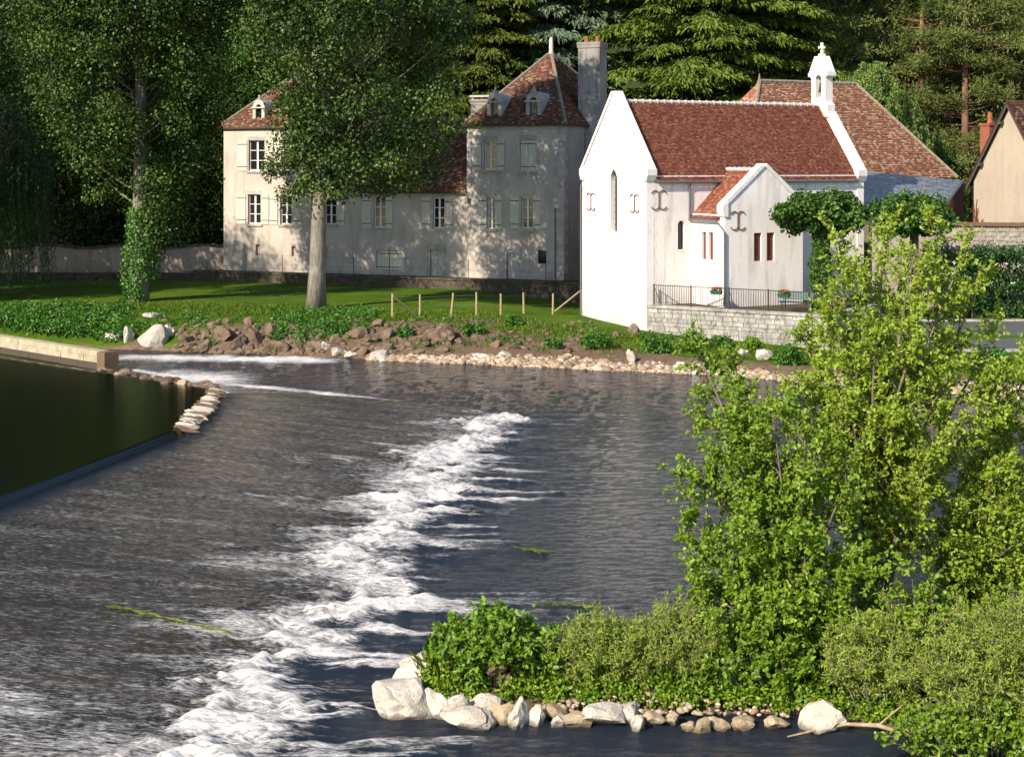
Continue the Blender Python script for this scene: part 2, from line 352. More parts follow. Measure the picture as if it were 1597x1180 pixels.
# river water: the attribute "foam" is where the water is beaten white, "calm" is the still pool, "apron" the thin sheet on the weir
t = NT('river_water')
foam = t.attr('foam'); calm = t.attr('calm'); apron = t.attr('apron')
f1 = t.noise(t.world((0.8, 3.0, 1.0), (0, 0, 0.12)), 1.0, 8, 0.72)
f2 = t.noise(t.world((5.0, 17.0, 1.0), (0, 0, 0.14)), 1.0, 6, 0.75)
f3 = t.noise(t.world((5.5, 30, 1.0), (0, 0, 0.15)), 1.0, 4, 0.78)
br = t.math('ADD', t.math('MULTIPLY', t.math('SUBTRACT', f1, 0.5), 1.0), t.math('MULTIPLY', t.math('SUBTRACT', f2, 0.5), 1.3))
br = t.math('ADD', br, t.math('MULTIPLY', t.math('SUBTRACT', f3, 0.5), 0.9))
fm = t.ramp(t.math('ADD', foam, br), [(0.30, 0), (0.52, 0.42), (0.80, 1)])
fm = t.math('MULTIPLY', fm, t.ramp(foam, [(0.07, 0), (0.34, 1)]))
# bubbles and sun sparkle, both painted white over the thin sheet on the apron
f4 = t.noise(t.world((0.22, 1.5, 1.0), (0, 0, 0.15)), 1.0, 5, 0.65)
spk = t.math('ADD', t.math('MULTIPLY', f3, 0.70), t.math('ADD', t.math('MULTIPLY', f2, 0.12), t.math('MULTIPLY', f4, 0.18)))
sm = t.math('MULTIPLY', t.ramp(spk, [(0.51, 0), (0.61, 0.30), (0.74, 0.85)]), apron)
fm = t.math('MAXIMUM', fm, sm)
w1 = t.noise(t.world((2.2, 4.2, 1.0), (0, 0, 0.06)), 1.0, 6, 0.7)
w2 = t.noise(t.world((10.0, 19, 1.0), (0, 0, 0.08)), 1.0, 5, 0.75)
hh = t.math('ADD', t.math('MULTIPLY', w1, 0.5), t.math('MULTIPLY', w2, 0.42))
lively = t.math('SUBTRACT', 1.0, t.math('MULTIPLY', calm, 0.965))
hh = t.math('MULTIPLY', hh, lively)
bm = t.bump(hh, 1.0, 0.27)
sky_base = t.mix(apron, (0.016, 0.023, 0.036), t.mix(t.ramp(t.noise(t.world((0.25, 0.9, 1)), 1, 4), [(0.45, 0), (0.75, 1)]), (0.020, 0.018, 0.016), (0.055, 0.036, 0.022)))  # blue of the reflected sky put into the base colour of open water
sky_base = t.mix(calm, sky_base, (0.0025, 0.003, 0.0015))
p = t.pbr(sky_base, 0.06, bm, 0.5, finish=False); p.inputs['IOR'].default_value = 1.333
fo = t.n('BsdfDiffuse', Color=t.mix(t.ramp(f2, [(0.3, 0), (0.7, 1)]), (0.50, 0.455, 0.41), (0.92, 0.89, 0.85)), Normal=t.bump(t.math('ADD', f1, f2), 0.7, 0.15))
mx = t.n('MixShader', Fac=fm); t.t.links.new(p.outputs[0], mx.inputs[1]); t.t.links.new(fo.outputs[0], mx.inputs[2])
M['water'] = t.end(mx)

# ------------------------------------------------------------------ river and weir
ZP = 1.2                                                          # pool level above the river below the weir
def crestX(Y): return np.interp(Y, [10, 30, 38.5, 48, 52, 57], [-22, -14.8, -12.3, -10.15, -10.35, -10.6])
def toeX(Y):
    x = np.interp(Y, [10, 22, 25.4, 30.9, 35.7, 43.8, 50, 55, 58.5], [-6.5, -5.0, -4.4, -4.0, -3.2, -2.6, -1.7, -0.8, -0.2])
    return x + (fbm(np.asarray(Y, float) * 0.45, np.zeros_like(np.asarray(Y, float)), 5, 3) - 0.5) * 1.8
def poolfar(X): return 57 + np.maximum(0, -10.6 - X) * 0.90
def fartoe(X):
    a = np.interp(X, [-12, -8.2, -4.9, -1.1, 1], [66.7, 64.4, 61.7, 58.9, 57.6])
    return np.where(X < -12, poolfar(X) + 8.5, a)

def water_fields(X, Y):
    xc = crestX(Y); xt = toeX(np.minimum(Y, 58.5))
    s1 = (X - xc) / (xt - xc)
    s2 = (Y - poolfar(X)) / np.maximum(fartoe(X) - poolfar(X), 0.4)
    s = np.maximum(s1, s2)
    on = (s > 0) & (s < 1)
    sc = np.clip(s, 0, 1)
    lip = sstep(0.0, 0.03, s)
    z = ZP - 0.16 * lip - (ZP - 0.16) * sc ** 0.95
    pool = s <= 0
    z = np.where(pool, ZP, z); z = np.where(s >= 1, 0.0, z)
    calm = np.where(pool, 1.0, 0.0); calm = np.maximum(calm, (1 - sstep(0.02, 0.055, s)) * (s > 0))
    apron = np.where(on, sstep(0.05, 0.12, s) * (1 - sstep(0.9, 1.0, s)), 0.0)
    # foam: soft white on the lower apron, billows at the toe, ridged streaks trailing downstream
    d = X - xt + (fbm(X * 0.8, Y * 1.3, 37, 4) - 0.5) * 2.6
    big = fbm(X * 0.35, Y * 0.5, 9, 3)
    wn = (1 - sstep(57.5, 60.0, Y))
    bil = 1 - np.abs(2 * fbm(X * 1.15, Y * 1.7, 19, 4) - 1) * 2.2
    rid = fbm(X * 0.30 + fbm(X * 0.5, Y * 0.7, 25, 2) * 0.8, Y * 2.3 + fbm(X * 0.4, Y * 0.6, 27, 2) * 1.3, 3, 4)
    env = np.exp(-(d / np.where(d < 0, 1.7, 1.0)) ** 2) * wn
    dn = np.exp(-np.maximum(d, 0) / (1.2 + 5.5 * sstep(0.5, 0.8, rid))) * (d > -0.6) * wn
    rs = sstep(0.46, 0.68, rid)
    tong = fbm(X * 0.30, Y * 1.1, 23, 3)
    up = np.exp(-(np.maximum(-d, 0) / (0.9 + 9.0 * np.clip(tong - 0.32, 0, 1))) ** 1.1) * (d < 0.3) * wn
    f = np.maximum(env * np.clip(0.22 + 0.70 * bil, 0.1, 1.0), dn * rs * (0.55 + 0.6 * fbm(X * 1.1, Y * 2.0, 29, 3)))
    f = np.maximum(f - 0.34 * sstep(0.5, 6.5, d), 0)
    f = np.maximum(f, up * (0.30 + 0.66 * big))
    f = np.maximum(f, apron * (0.10 + 0.08 * sc + 0.45 * (1 - sstep(23, 35, Y)) * big))
    lift = env * np.clip(bil, 0, 1) * 0.17 + dn * np.exp(-np.maximum(d, 0) / 2.0) * np.maximum(rid - 0.45, 0) * 0.42 * np.clip(1 - env * 0.5, 0, 1)
    # bright line along the far toe
    e = Y - fartoe(X)
    f = np.maximum(f, np.where((X < -2.5) & (X > -17), np.exp(-(e / np.where(e > 0, 0.9, 0.7)) ** 2) * (0.55 + 0.75 * fbm(X * 0.9, Y * 0.5, 21, 2)) * sstep(-2.5, -5.5, X), 0))
    # white water in the chute past the pool and along the bank
    ch = np.exp(-((X + 14.2) / 3.0) ** 2 - ((Y - 68.0) / 3.4) ** 2)
    f = np.maximum(f, ch * (0.6 + 0.95 * fbm(X * 0.6, Y * 0.7, 31, 3)))
    bank = np.exp(-((Y - (75.6 - 0.12 * (X + 14))) / 1.4) ** 2) * sstep(-24, -16, X) * sstep(-6.5, -10, X)
    f = np.maximum(f, bank * (0.5 + 0.9 * fbm(X * 0.8, Y * 0.9, 41, 3)))
    # stray streaks on the open river
    st = fbm(X * 0.10, Y * 1.1, 51, 3)
    f = np.maximum(f, np.where(s >= 1, sstep(0.70, 0.82, st) * 0.35 * sstep(12, 2, X), 0))
    f = np.maximum(f, np.where(s >= 1, sstep(34, 24, Y) * sstep(1.0, -3.5, X) * (0.04 + 0.5 * sstep(0.55, 0.8, fbm(X * 0.25, Y * 1.0, 61, 3))), 0))
    f = f * (1 - calm)
    # waves
    ra = (1 - calm)
    wv = (fbm(X * 0.9, Y * 1.5, 71, 4) - 0.5) * 0.010 + (fbm(X * 3.1, Y * 4.9, 81, 3) - 0.5) * 0.028
    z = z + wv * ra * np.where(on, 0.5, 1.0) + np.clip(f, 0, 1) * (fbm(X * 2.2, Y * 3.4, 91, 4) - 0.4) * 0.22 + lift
    return z, np.clip(f, 0, 1.2), calm, apron

xs = np.concatenate([np.arange(-34, -16, 0.22), np.arange(-16, 4, 0.075), np.arange(4, 14, 0.14), np.arange(14, 40, 0.35)])
ys = [19.0]
while ys[-1] < 84: ys.append(ys[-1] + max(0.04, ys[-1] ** 2 / (1600 * 9.2) * 0.95))
ys = np.array(ys)
GX, GY = np.meshgrid(xs, ys)
Z, fo_, ca_, ap_ = water_fields(GX, GY)
nx, ny = len(xs), len(ys)
idx = np.arange(nx * ny).reshape(ny, nx)
Q = np.stack([idx[:-1, :-1], idx[:-1, 1:], idx[1:, 1:], idx[1:, :-1]], -1).reshape(-1, 4)
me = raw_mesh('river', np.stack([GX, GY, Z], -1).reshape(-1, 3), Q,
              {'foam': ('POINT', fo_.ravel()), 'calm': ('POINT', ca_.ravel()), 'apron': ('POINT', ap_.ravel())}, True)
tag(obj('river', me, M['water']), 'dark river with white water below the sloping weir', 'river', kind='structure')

# ------------------------------------------------------------------ far bank, lawn and wooded hill: one sheet
SHX = [-60, -24, -19.3, -15.5, -11.7, -6, 0, 5.7, 8.4, 11, 15, 19.8, 26, 60]
SHY = [84, 80.5, 79.2, 78, 77, 75.2, 72.8, 71.0, 69.8, 68.6, 66, 62.5, 58, 45]
def shoreY(X): return np.interp(X, SHX, SHY) + (fbm(np.asarray(X, float) * 0.5, np.zeros_like(np.asarray(X, float)), 6, 3) - 0.5) * 0.9
def ground(X, Y):
    X = np.asarray(X, float); Y = np.asarray(Y, float)
    d = Y - shoreY(X)
    top = np.interp(X, [-2, 3.5, 7, 9.5, 15.3, 17.0, 18.2], [1.3, 0.72, 0.45, 0.25, 0.05, 0.4, 0.95])        # level of the lawn, the chapel's foot, the road
    ed = np.interp(X, [-30, -14, -8, 0, 6, 12, 17, 30], [4.5, 5.4, 6.2, 9.0, 9.5, 8.0, 6.0, 6.0])   # width of the bank
    gl = np.interp(X, [-10, -6, 10, 30], [0.0, 1.9, 2.3, 2.2])          # width of the shingle
    steep = np.interp(X, [-8, 0], [1.0, 0.0])
    k = np.clip((d - gl) / np.maximum(ed - gl, 0.5), 0, 1)
    prof = np.where(steep > 0.5, k ** 0.6, k)
    zsh = np.clip(d / np.maximum(gl, 0.3), -1.5, 1) * np.where(gl > 0.2, 0.32, 0.12)
    z = zsh + (top - np.maximum(zsh, 0)) * (prof * prof * (3 - 2 * prof)) * (d > 0)
    z = np.where(d < 0, np.maximum(-0.8, d * 0.35), z)
    rough = (fbm(X * 1.1, Y * 1.1, 12, 4) - 0.5) * 0.45 * np.clip(1 - np.abs(k - 0.45) * 1.9, 0, 1) * (d > 0)
    z = z + rough + (fbm(X * 0.25, Y * 0.25, 14, 3) - 0.5) * 0.12 * (k >= 1) * (Y < 99)
    hill = sstep(118, 175, Y) * 34 + (fbm(X * 0.08, Y * 0.08, 15, 3) - 0.5) * 3 * sstep(116, 130, Y)
    return z + hill
gx = np.concatenate([np.arange(-90, -32, 2.0), np.arange(-32, 34, 0.28), np.arange(34, 92, 2.0)])
gy = np.concatenate([np.arange(50, 66, 0.8), np.arange(66, 100, 0.2), np.arange(100, 116, 1.0), np.arange(116, 190, 2.5)])
GX, GY = np.meshgrid(gx, gy); GZ = ground(GX, GY)
d = GY - shoreY(GX)
gl = np.interp(GX, [-10, -6, 10, 30], [0.0, 1.9, 2.3, 2.2]); ed = np.interp(GX, [-30, -14, -8, 0, 6, 12, 17, 30], [4.5, 5.4, 6.2, 9.0, 9.5, 8.0, 6.0, 6.0])
kk = (d - gl) / (ed - gl)
gr = np.interp(GX, [-22, -17, -14, -2, 4, 8], [0.15, 0.25, 0.7, 1.0, 0.55, 0.3])
grass = sstep(gr - 0.35, gr + 0.1, kk + (fbm(GX * 0.6, GY * 0.6, 18, 3) - 0.5) * 0.5)
grass = grass * (1 - 0.75 * np.exp(-((GX - 0.8) / 4.6) ** 2 - ((GY - 82.0) / 1.5) ** 2))       # trodden earth by the fence
nx, ny = len(gx), len(gy); idx = np.arange(nx * ny).reshape(ny, nx)
Q = np.stack([idx[:-1, :-1], idx[:-1, 1:], idx[1:, 1:], idx[1:, :-1]], -1).reshape(-1, 4)
me = raw_mesh('ground', np.stack([GX, GY, GZ], -1).reshape(-1, 3), Q, {'grass': ('POINT', grass.ravel())}, True)
me.materials.append(M['bank']); me.materials.append(M['hill'])
mi = np.zeros((ny - 1, nx - 1), np.int32); mi[gy[:-1] > 112] = 1
me.polygons.foreach_set('material_index', mi.ravel())
tag(obj('ground', me), 'grassy far bank with lawn rising to a wooded hillside', 'ground', kind='structure')

def gz(x, y): return float(ground(np.array([x]), np.array([y]))[0])
def hit(px, py, y0=60.0, y1=112.0):
    "where the line of sight through a photo pixel meets the far bank"
    Y = np.arange(y0, y1, 0.1); X = (px - CX) * Y / F; Z = H - (py - HOR) * Y / F
    g = ground(X, Y); k = np.argmax(Z <= g)
    return Vector((X[k], Y[k], g[k]))

# river bed under the water so that nothing shows through at the edges
m = MB(); m.poly([(-120, -20, -1.0), (120, -20, -1.0), (120, 60, -1.0), (-120, 60, -1.0)])
tag(m.build('riverbed', M['soil']), 'brown river bed under the dark water', 'riverbed', kind='structure')

# asphalt quay road on the right, with a kerb
m = MB(); n = 14
for i in range(n):
    a = 18.2 + i * 1.6
    def q(x, y): return (x, y, max(gz(x, y), 0.9) + 0.03)
    m.poly([q(a, 70.5), q(a + 1.6, 70.5), q(a + 1.6, 83.5), q(a, 83.5)])
tag(m.build('road', M['asphalt']), 'grey asphalt quay road at the right behind the alder', 'road', kind='structure')
m = MB(); m.box((18.2, 83.5, 0.7), (39.2, 83.75, 1.08)); m.box((18.2, 70.25, 0.7), (39.2, 70.5, 1.06))
tag(m.build('kerb', M['wallstone']), 'stone kerbs along the quay road', 'kerb', kind='structure')

# ------------------------------------------------------------------ roof tiling
class Tiles:
    def __init__(s, seed): s.V = []; s.F = []; s.T = []; s.n = 0; s.r = np.random.default_rng(seed)
    def slope(s, O, U, V, poly, tw=0.17, te=0.115, thick=0.028, sag=0.06):
        "cover the convex polygon (points in the plane O + u U + v V) with courses of flat tiles"
        O, U, V = Vector(O), Vector(U).normalized(), Vector(V).normalized(); N = U.cross(V)
        if N.z < 0: N = -N
        vs = [p[1] for p in poly]; v0, v1 = min(vs), max(vs); row = 0; v = v0
        while v < v1 - 0.02:
            def span(vm):
                xs = []
                for i in range(len(poly)):
                    (xa, ya), (xb, yb) = poly[i], poly[(i + 1) % len(poly)]
                    if (ya <= vm < yb) or (yb <= vm < ya): xs.append(xa + (xb - xa) * (vm - ya) / (yb - ya))
                return (min(xs), max(xs)) if len(xs) > 1 else None
            sp = span(min(v + te * 0.5, v1 - 0.005))
            if sp:
                u = sp[0] - (tw * 0.5 if row % 2 else 0.0) - s.r.random() * 0.03
                sag = 0.0
                while u < sp[1]:
                    a, b = max(u, sp[0]), min(u + tw, sp[1])
                    if b - a > 0.015:
                        l0, l1 = thick * (0.7 + 0.9 * s.r.random()), thick * (0.7 + 0.9 * s.r.random())
                        dv = (s.r.random() - 0.5) * 0.022
                        g = 0.004
                        P = [O + U * (a + g) + V * (v + dv) + N * l0, O + U * (b - g) + V * (v + dv) + N * l1,
                             O + U * (b - g) + V * (v + te * 1.25) + N * 0.006, O + U * (a + g) + V * (v + te * 1.25) + N * 0.006,
                             O + U * (a + g) + V * (v + dv) - N * 0.01, O + U * (b - g) + V * (v + dv) - N * 0.01]
                        sg = N * (sag * float(vnoise(np.array([(a + b) * 0.35 + 7]), np.array([v * 0.45 + 3]), 5)[0]))
                        k = len(s.V); s.V += [tuple(p + sg) for p in P]
                        s.F += [[k, k + 1, k + 2, k + 3], [k, k + 4, k + 5, k + 1]]
                        tt = s.r.random() * 0.999; s.T += [tt, tt]
                    u += tw
            v += te; row += 1
    def build(s, mat, parent, name='tile_covering'):
        me = raw_mesh(name, s.V, np.array(s.F), {'tint': ('FACE', s.T)})
        o = obj(name, me, mat, parent); o['kind'] = 'stuff'; return o

def wallface(mb, outer, holes, to3, depth):
    "flat wall with real openings; to3(u, z, d) puts a point at depth d behind the face"
    loops = [outer] + holes; flat = [p for l in loops for p in l]
    tris = tessellate_polygon([[Vector((p[0], p[1], 0)) for p in l] for l in loops])
    b = len(mb.v); mb.v += [tuple(to3(p[0], p[1], 0)) for p in flat]
    mb.f += [[b + i for i in tr] for tr in tris]
    for h in holes:
        for i in range(len(h)):
            p, q = h[i], h[(i + 1) % len(h)]
            mb.poly([to3(*p, 0), to3(*q, 0), to3(*q, depth), to3(*p, depth)])

def rect(u0, u1, z0, z1): return [(u0, z0), (u1, z0), (u1, z1), (u0, z1)]
def arch(u0, u1, z0, z1, pointed=False, n=8):
    r = (u1 - u0) / 2; c = (u0 + u1) / 2
    if pointed:
        pts = [(u0, z0), (u1, z0)]; R = 2 * r; zs = z1 - R * 0.866
        pts += [(u0 + R * math.cos(a), zs + R * math.sin(a)) for a in np.linspace(0, math.pi / 3, n)]
        pts += [(u1 - R * math.cos(a), zs + R * math.sin(a)) for a in np.linspace(math.pi / 3, 0, n)[1:]]
        return pts
    zs = z1 - r
    return [(u0, z0), (u1, z0)] + [(c + r * math.cos(a), zs + r * math.sin(a)) for a in np.linspace(0, math.pi, 2 * n)]

_cache = {}
def sash_window(parent, u, z0, w, h, y, rows=3):
    "casement: frame with mullion and bars (part), six panes (sub-parts)"
    key = (round(w, 2), round(h, 2), rows)
    if key not in _cache:
        m = MB(); fw = 0.075
        m.box((-w / 2, 0, 0), (-w / 2 + fw, 0.07, h)); m.box((w / 2 - fw, 0, 0), (w / 2, 0.07, h))
        m.box((-w / 2 + fw, 0.001, 0), (w / 2 - fw, 0.069, fw)); m.box((-w / 2 + fw, 0.001, h - fw), (w / 2 - fw, 0.069, h))
        m.box((-0.065, -0.012, fw), (0.065, 0.06, h - fw))
        for k in range(1, rows):
            z = h * k / rows; m.box((-w / 2 + fw, 0.004, z - 0.022), (-0.065, 0.06, z + 0.022)); m.box((0.065, 0.004, z - 0.022), (w / 2 - fw, 0.06, z + 0.022))
        pm = MB(); pw = (w / 2 - fw - 0.065); ph = h / rows - 0.05
        pm.box((0, 0.03, 0), (pw, 0.04, ph))
        _cache[key] = (m.mesh('window'), pm.mesh('pane'), pw, ph, fw)
    wm, pm, pw, ph, fw = _cache[key]
    o = obj('window', wm, M['sash'], parent, (u, y, z0))
    for k in range(rows):
        for x in (-w / 2 + fw, 0.065):
            obj('pane', pm, M['glass'], o, (x, 0, h * k / rows + 0.025))
    return o

def shutter(parent, u, z0, w, h, y, mat='shutter', ang=0.0):
    key = ('sh', round(w, 2), round(h, 2))
    if key not in _cache:
        m = MB(); nb = 3
        for k in range(nb):
            m.box((-w / 2 + k * w / nb + 0.004, -0.03, 0), (-w / 2 + (k + 1) * w / nb - 0.004, 0.0, h))
        m.box((-w / 2 + 0.02, -0.012, 0.01), (w / 2 - 0.02, 0.012, h - 0.01))
        st = MB(); st.box((-w / 2, -0.045, -0.025), (w / 2, -0.031, 0.025))
        _cache[key] = (m.mesh('shutter'), st.mesh('hinge_strap'))
    a, b = _cache[key]
    o = obj('shutter', a, M[mat], parent, (u, y, z0))
    if ang: o.rotation_euler = (0, 0, ang)
    for f in (0.14, 0.86): obj('hinge_strap', b, M['iron'] if mat != 'redshutter' else M['rust'], o, (0, 0, h * f))
    return o

def anchor(parent, pts3, s=1.0):
    "iron tie plate: an upright bar with two scrolls bent outwards; pts3(u, z) places it on a wall"
    m = MB(); r = 0.034 * s
    m.tube([pts3(0, -0.33 * s), pts3(0, 0.33 * s)], r, 5)
    for sx in (-1, 1):
        for sz in (-1, 1):
            c = (sx * 0.235 * s, sz * 0.30 * s); R = 0.235 * s
            a0 = math.pi if sx > 0 else 0.0
            pts = []
            for k in range(9):
                a = math.pi * k / 8 * 0.92
                pts.append(pts3(c[0] - sx * R * math.cos(a), c[1] + sz * R * 0.85 * math.sin(a)))
            m.tube(pts, r * 0.85, 5)
    return m.build('wall_anchor', M['rust'], parent)

class Frame:
    "a building's own axes: x along its front, y into it"
    def __init__(s, O, ang): s.O = O; s.a = ang; s.u = (math.cos(ang), math.sin(ang)); s.v = (-math.sin(ang), math.cos(ang))
    def world(s, x, y): return (s.O[0] + s.u[0] * x + s.v[0] * y, s.O[1] + s.u[1] * x + s.v[1] * y)
    def x_at(s, px, y=0.0):
        k = (px - CX) / F
        return (k * (s.O[1] + s.v[1] * y) - s.O[0] - s.v[0] * y) / (s.u[0] - k * s.u[1])
    def y_at(s, px, x=0.0):
        k = (px - CX) / F
        return (k * (s.O[1] + s.u[1] * x) - s.O[0] - s.u[0] * x) / (s.v[0] - k * s.v[1])
    def z_at(s, py, x, y=0.0): return H - (py - HOR) * s.world(x, y)[1] / F

# ------------------------------------------------------------------ the manor house
PL = (-19.9, 111.0); PR = (3.3, 101.0)
mf = Frame(PL, math.atan2(PR[1] - PL[1], PR[0] - PL[0]))
LEN = math.hypot(PR[0] - PL[0], PR[1] - PL[1])
man = thing('manor_house', 'long pale manor house with two steep roofed pavilions behind the lawn', 'house', (PL[0], PL[1], 0), mf.a)
uA, uB, uC = mf.x_at(487), mf.x_at(730), LEN
ZB, ZE, ZW = 1.2, 11.6, 7.25
PD, WD = 13.5, 9.0
def U(px): return mf.x_at(px)
def zr(py, u): return mf.z_at(py, u)
holesL, holesM, holesR = [], [], []
wins, shuts, doors, vents = [], [], [], []
def win(x0, x1, y0, y1, sL=None, sR=None, closed=False):
    u0, u1 = U(x0), U(x1); uc = (u0 + u1) / 2; za, zb = zr(y1, uc), zr(y0, uc)
    (holesL if uc < uA else holesM if uc < uB else holesR).append(rect(u0, u1, za, zb))
    wins.append((uc, za, u1 - u0, zb - za, closed))
    for s in (sL, sR):
        if s: shuts.append(((U(s[0]) + U(s[1])) / 2, za - 0.03, U(s[1]) - U(s[0]), zb - za + 0.06))
win(389, 414, 219, 266, (372, 387), (416, 428)); win(444, 462, 219, 266, (429, 442), (464, 477))
win(388, 408, 303, 349, (371, 385), (410, 421)); win(438, 456, 305, 350, (423, 435), (458, 471))
win(506, 524, 306, 350, (492, 504), (526, 538)); win(583, 601, 307, 355, (565, 579), (602, 613))
win(675, 693, 308, 356, (658, 671), (694, 706))
win(756, 776, 219, 265, (738, 752), (777, 788)); win(812, 836, 217, 267, closed=True)
win(761, 773, 307, 357, (748, 760), (774, 784)); win(814, 832, 307, 356, (798, 811), (833, 844))
def hole_only(x0, x1, y0, y1):
    u0, u1 = U(x0), U(x1); uc = (u0 + u1) / 2; h = rect(u0, u1, zr(y1, uc), zr(y0, uc))
    (holesL if uc < uA else holesM if uc < uB else holesR).append(h); return (u0, u1, h[0][1], h[2][1])
vents = [hole_only(400, 407, 381, 398), hole_only(456, 462, 384, 399), hole_only(507, 512, 384, 399)]
d1 = hole_only(671, 690, 389, 440); d2 = hole_only(792, 807, 394, 444); smallw = hole_only(840, 853, 390, 411); hatch = hole_only(587, 626, 391, 421)
def front(y): return lambda u, z, d: (u, y + d, z)
FY = -0.12
for nm, a, b, top, hs, y0, dep, mat in (('pavilion_wall', 0, uA, ZE, holesL, FY, PD, 'manor'), ('wing_wall', uA, uB, ZW, holesM, 0.0, WD, 'manor'), ('pavilion_wall', uB, uC, ZE, holesR, FY, PD, 'manor')):
    m = MB(); wallface(m, rect(a, b, ZB, top), hs, front(y0), 0.26)
    m.poly([(a, y0, ZB), (a, dep, ZB), (a, dep, top), (a, y0, top)]); m.poly([(a, dep, ZB), (b, dep, ZB), (b, dep, top), (a, dep, top)])
    if b < uC: m.poly([(b, y0, ZB), (b, dep, ZB), (b, dep, top), (b, y0, top)])
    m.build(nm, M[mat], man)
m = MB(); m.poly([(uC, FY, ZB), (uC, PD, ZB), (uC, PD, ZE), (uC, FY, ZE)]); tag(m.build('side_wall', M['side_shade'], man), 'weathered side wall of the right pavilion, shade put into its plaster')
for uc, za, w, h, closed in wins:
    y0 = 0.0 if uA < uc < uB else FY
    if closed:
        for s in (-1, 1): tag(shutter(man, uc + s * w / 4, za + 0.01, w / 2 - 0.015, h - 0.02, y0 + 0.1), 'closed cream shutter')
    else: sash_window(man, uc, za, w, h, y0 + 0.17)
    sm = MB(); sm.box((uc - w / 2 - 0.14, y0 - 0.09, za - 0.16), (uc + w / 2 + 0.14, y0 + 0.02, za)); sm.build('window_sill', M['ashlar'], man)
    lm = MB(); lm.box((uc - w / 2 - 0.05, y0 - 0.022, za + h), (uc + w / 2 + 0.05, y0 + 0.02, za + h + 0.26)); lm.build('lintel', M['ashlar'], man)
for uc, za, w, h in shuts:
    y0 = 0.0 if uA < uc < uB else FY
    shutter(man, uc, za, w, h, y0 - 0.025, ang=random.uniform(-0.05, 0.05))
for i, (u0, u1, z0, z1) in enumerate((d1, d2)):
    y0 = 0.0 if i == 0 else FY
    m = MB(); nb = 4; w = (u1 - u0) / nb
    for k in range(nb): m.box((u0 + k * w + 0.006, y0 + 0.12, z0), (u0 + (k + 1) * w - 0.006, y0 + 0.16, z1 - 0.02))
    m.box((u0 + 0.01, y0 + 0.165, z0), (u1 - 0.01, y0 + 0.19, z1 - 0.01))
    dd = m.build('door', M['door'], man)
    h_ = MB(); h_.tube([(u1 - 0.12, y0 + 0.115, z0 + 1.0), (u1 - 0.12, y0 + 0.07, z0 + 1.0), (u1 - 0.22, y0 + 0.07, z0 + 1.0)], 0.014, 6); h_.build('handle', M['iron'], dd)
    m = MB()
    for s0, s1 in ((u0 - 0.22, u0), (u1, u1 + 0.22)): m.box((s0, y0 - 0.03, z0 - 0.2), (s1, y0 + 0.03, z1))
    m.box((u0 - 0.26, y0 - 0.035, z1), (u1 + 0.26, y0 + 0.03, z1 + 0.3)); m.build('door_surround', M['ashlar'], man)
for (u0, u1, z0, z1) in vents:
    fbx('vent_panel', (u0, FY + 0.2, z0), (u1, FY + 0.24, z1), M['beige'], man)
u0, u1, z0, z1 = smallw
fbx('small_window', (u0, FY + 0.2, z0), (u1, FY + 0.23, z1), M['glass'], man)
m = MB()
for k in range(1, 3): m.box((u0 + (u1 - u0) * k / 3 - 0.015, FY + 0.1, z0), (u0 + (u1 - u0) * k / 3 + 0.015, FY + 0.13, z1))
for k in range(1, 3): m.box((u0, FY + 0.135, z0 + (z1 - z0) * k / 3 - 0.015), (u1, FY + 0.16, z0 + (z1 - z0) * k / 3 + 0.015))
m.build('window_grille', M['iron'], man)
u0, u1, z0, z1 = hatch
for k in range(2): shutter(man, u0 + (u1 - u0) * (0.25 + 0.5 * k), z0 + 0.02, (u1 - u0) / 2 - 0.04, z1 - z0 - 0.04, 0.1)
fbx('hatch_backing', (u0, 0.2, z0), (u1, 0.23, z1), M['wood_dark'], man)
# corner stones of the right pavilion
z = 2.3; k = 0
while z < ZE - 0.3:
    h = random.uniform(0.36, 0.52); a = 0.62 if k % 2 else 0.36; b = 0.36 if k % 2 else 0.62
    q = MB(); j = random.uniform(0, 0.05)
    q.box((uC - a - j, FY - 0.022, z), (uC + 0.024, FY + b, z + h - 0.025)); q.build('quoin_stone', M['ashlar'], man)
    a2 = 0.46 if k % 2 else 0.28
    q = MB(); q.box((uB - 0.02, FY - 0.02, z), (uB + a2, FY + 0.05, z + h - 0.025))
    if z > ZW - 0.4: q.build('quoin_stone', M['ashlar'], man)
    z += h; k += 1
# cornices and gutters
for a, b, y0, zt in ((0, uA, FY, ZE), (uB, uC, FY, ZE), (uA, uB, 0.0, ZW)):
    m = MB(); m.box((a - (0.2 if zt == ZE else 0), y0 - 0.24, zt - 0.02), (b + (0.2 if zt == ZE else 0), y0 + 0.02, zt + 0.13)); m.build('eaves_board', M['wood_dark'], man)
m = MB(); m.box((uC - 0.02, FY, ZE - 0.018), (uC + 0.22, PD, ZE + 0.125)); m.build('eaves_board', M['wood_dark'], man)
m = MB(); m.tube([(uC - 0.55, FY - 0.07, 1.9), (uC - 0.55, FY - 0.07, 6.4)], 0.05, 8); m.build('downpipe', M['zinc'], man)
m = MB(); m.tube([(uB - 0.25, -0.16, ZW + 0.35), (uB - 0.05, -0.2, ZW + 0.02), (uB + 0.12, FY - 0.08, ZW - 0.35)], 0.05, 8); m.build('downpipe', M['zinc'], man)
m = MB(); m.tube([(uB + 0.12, FY - 0.09, ZW - 0.3), (uB + 0.12, FY - 0.09, ZW - 0.62)], [0.13, 0.09], 10); m.build('rain_hopper', M['zinc'], man)
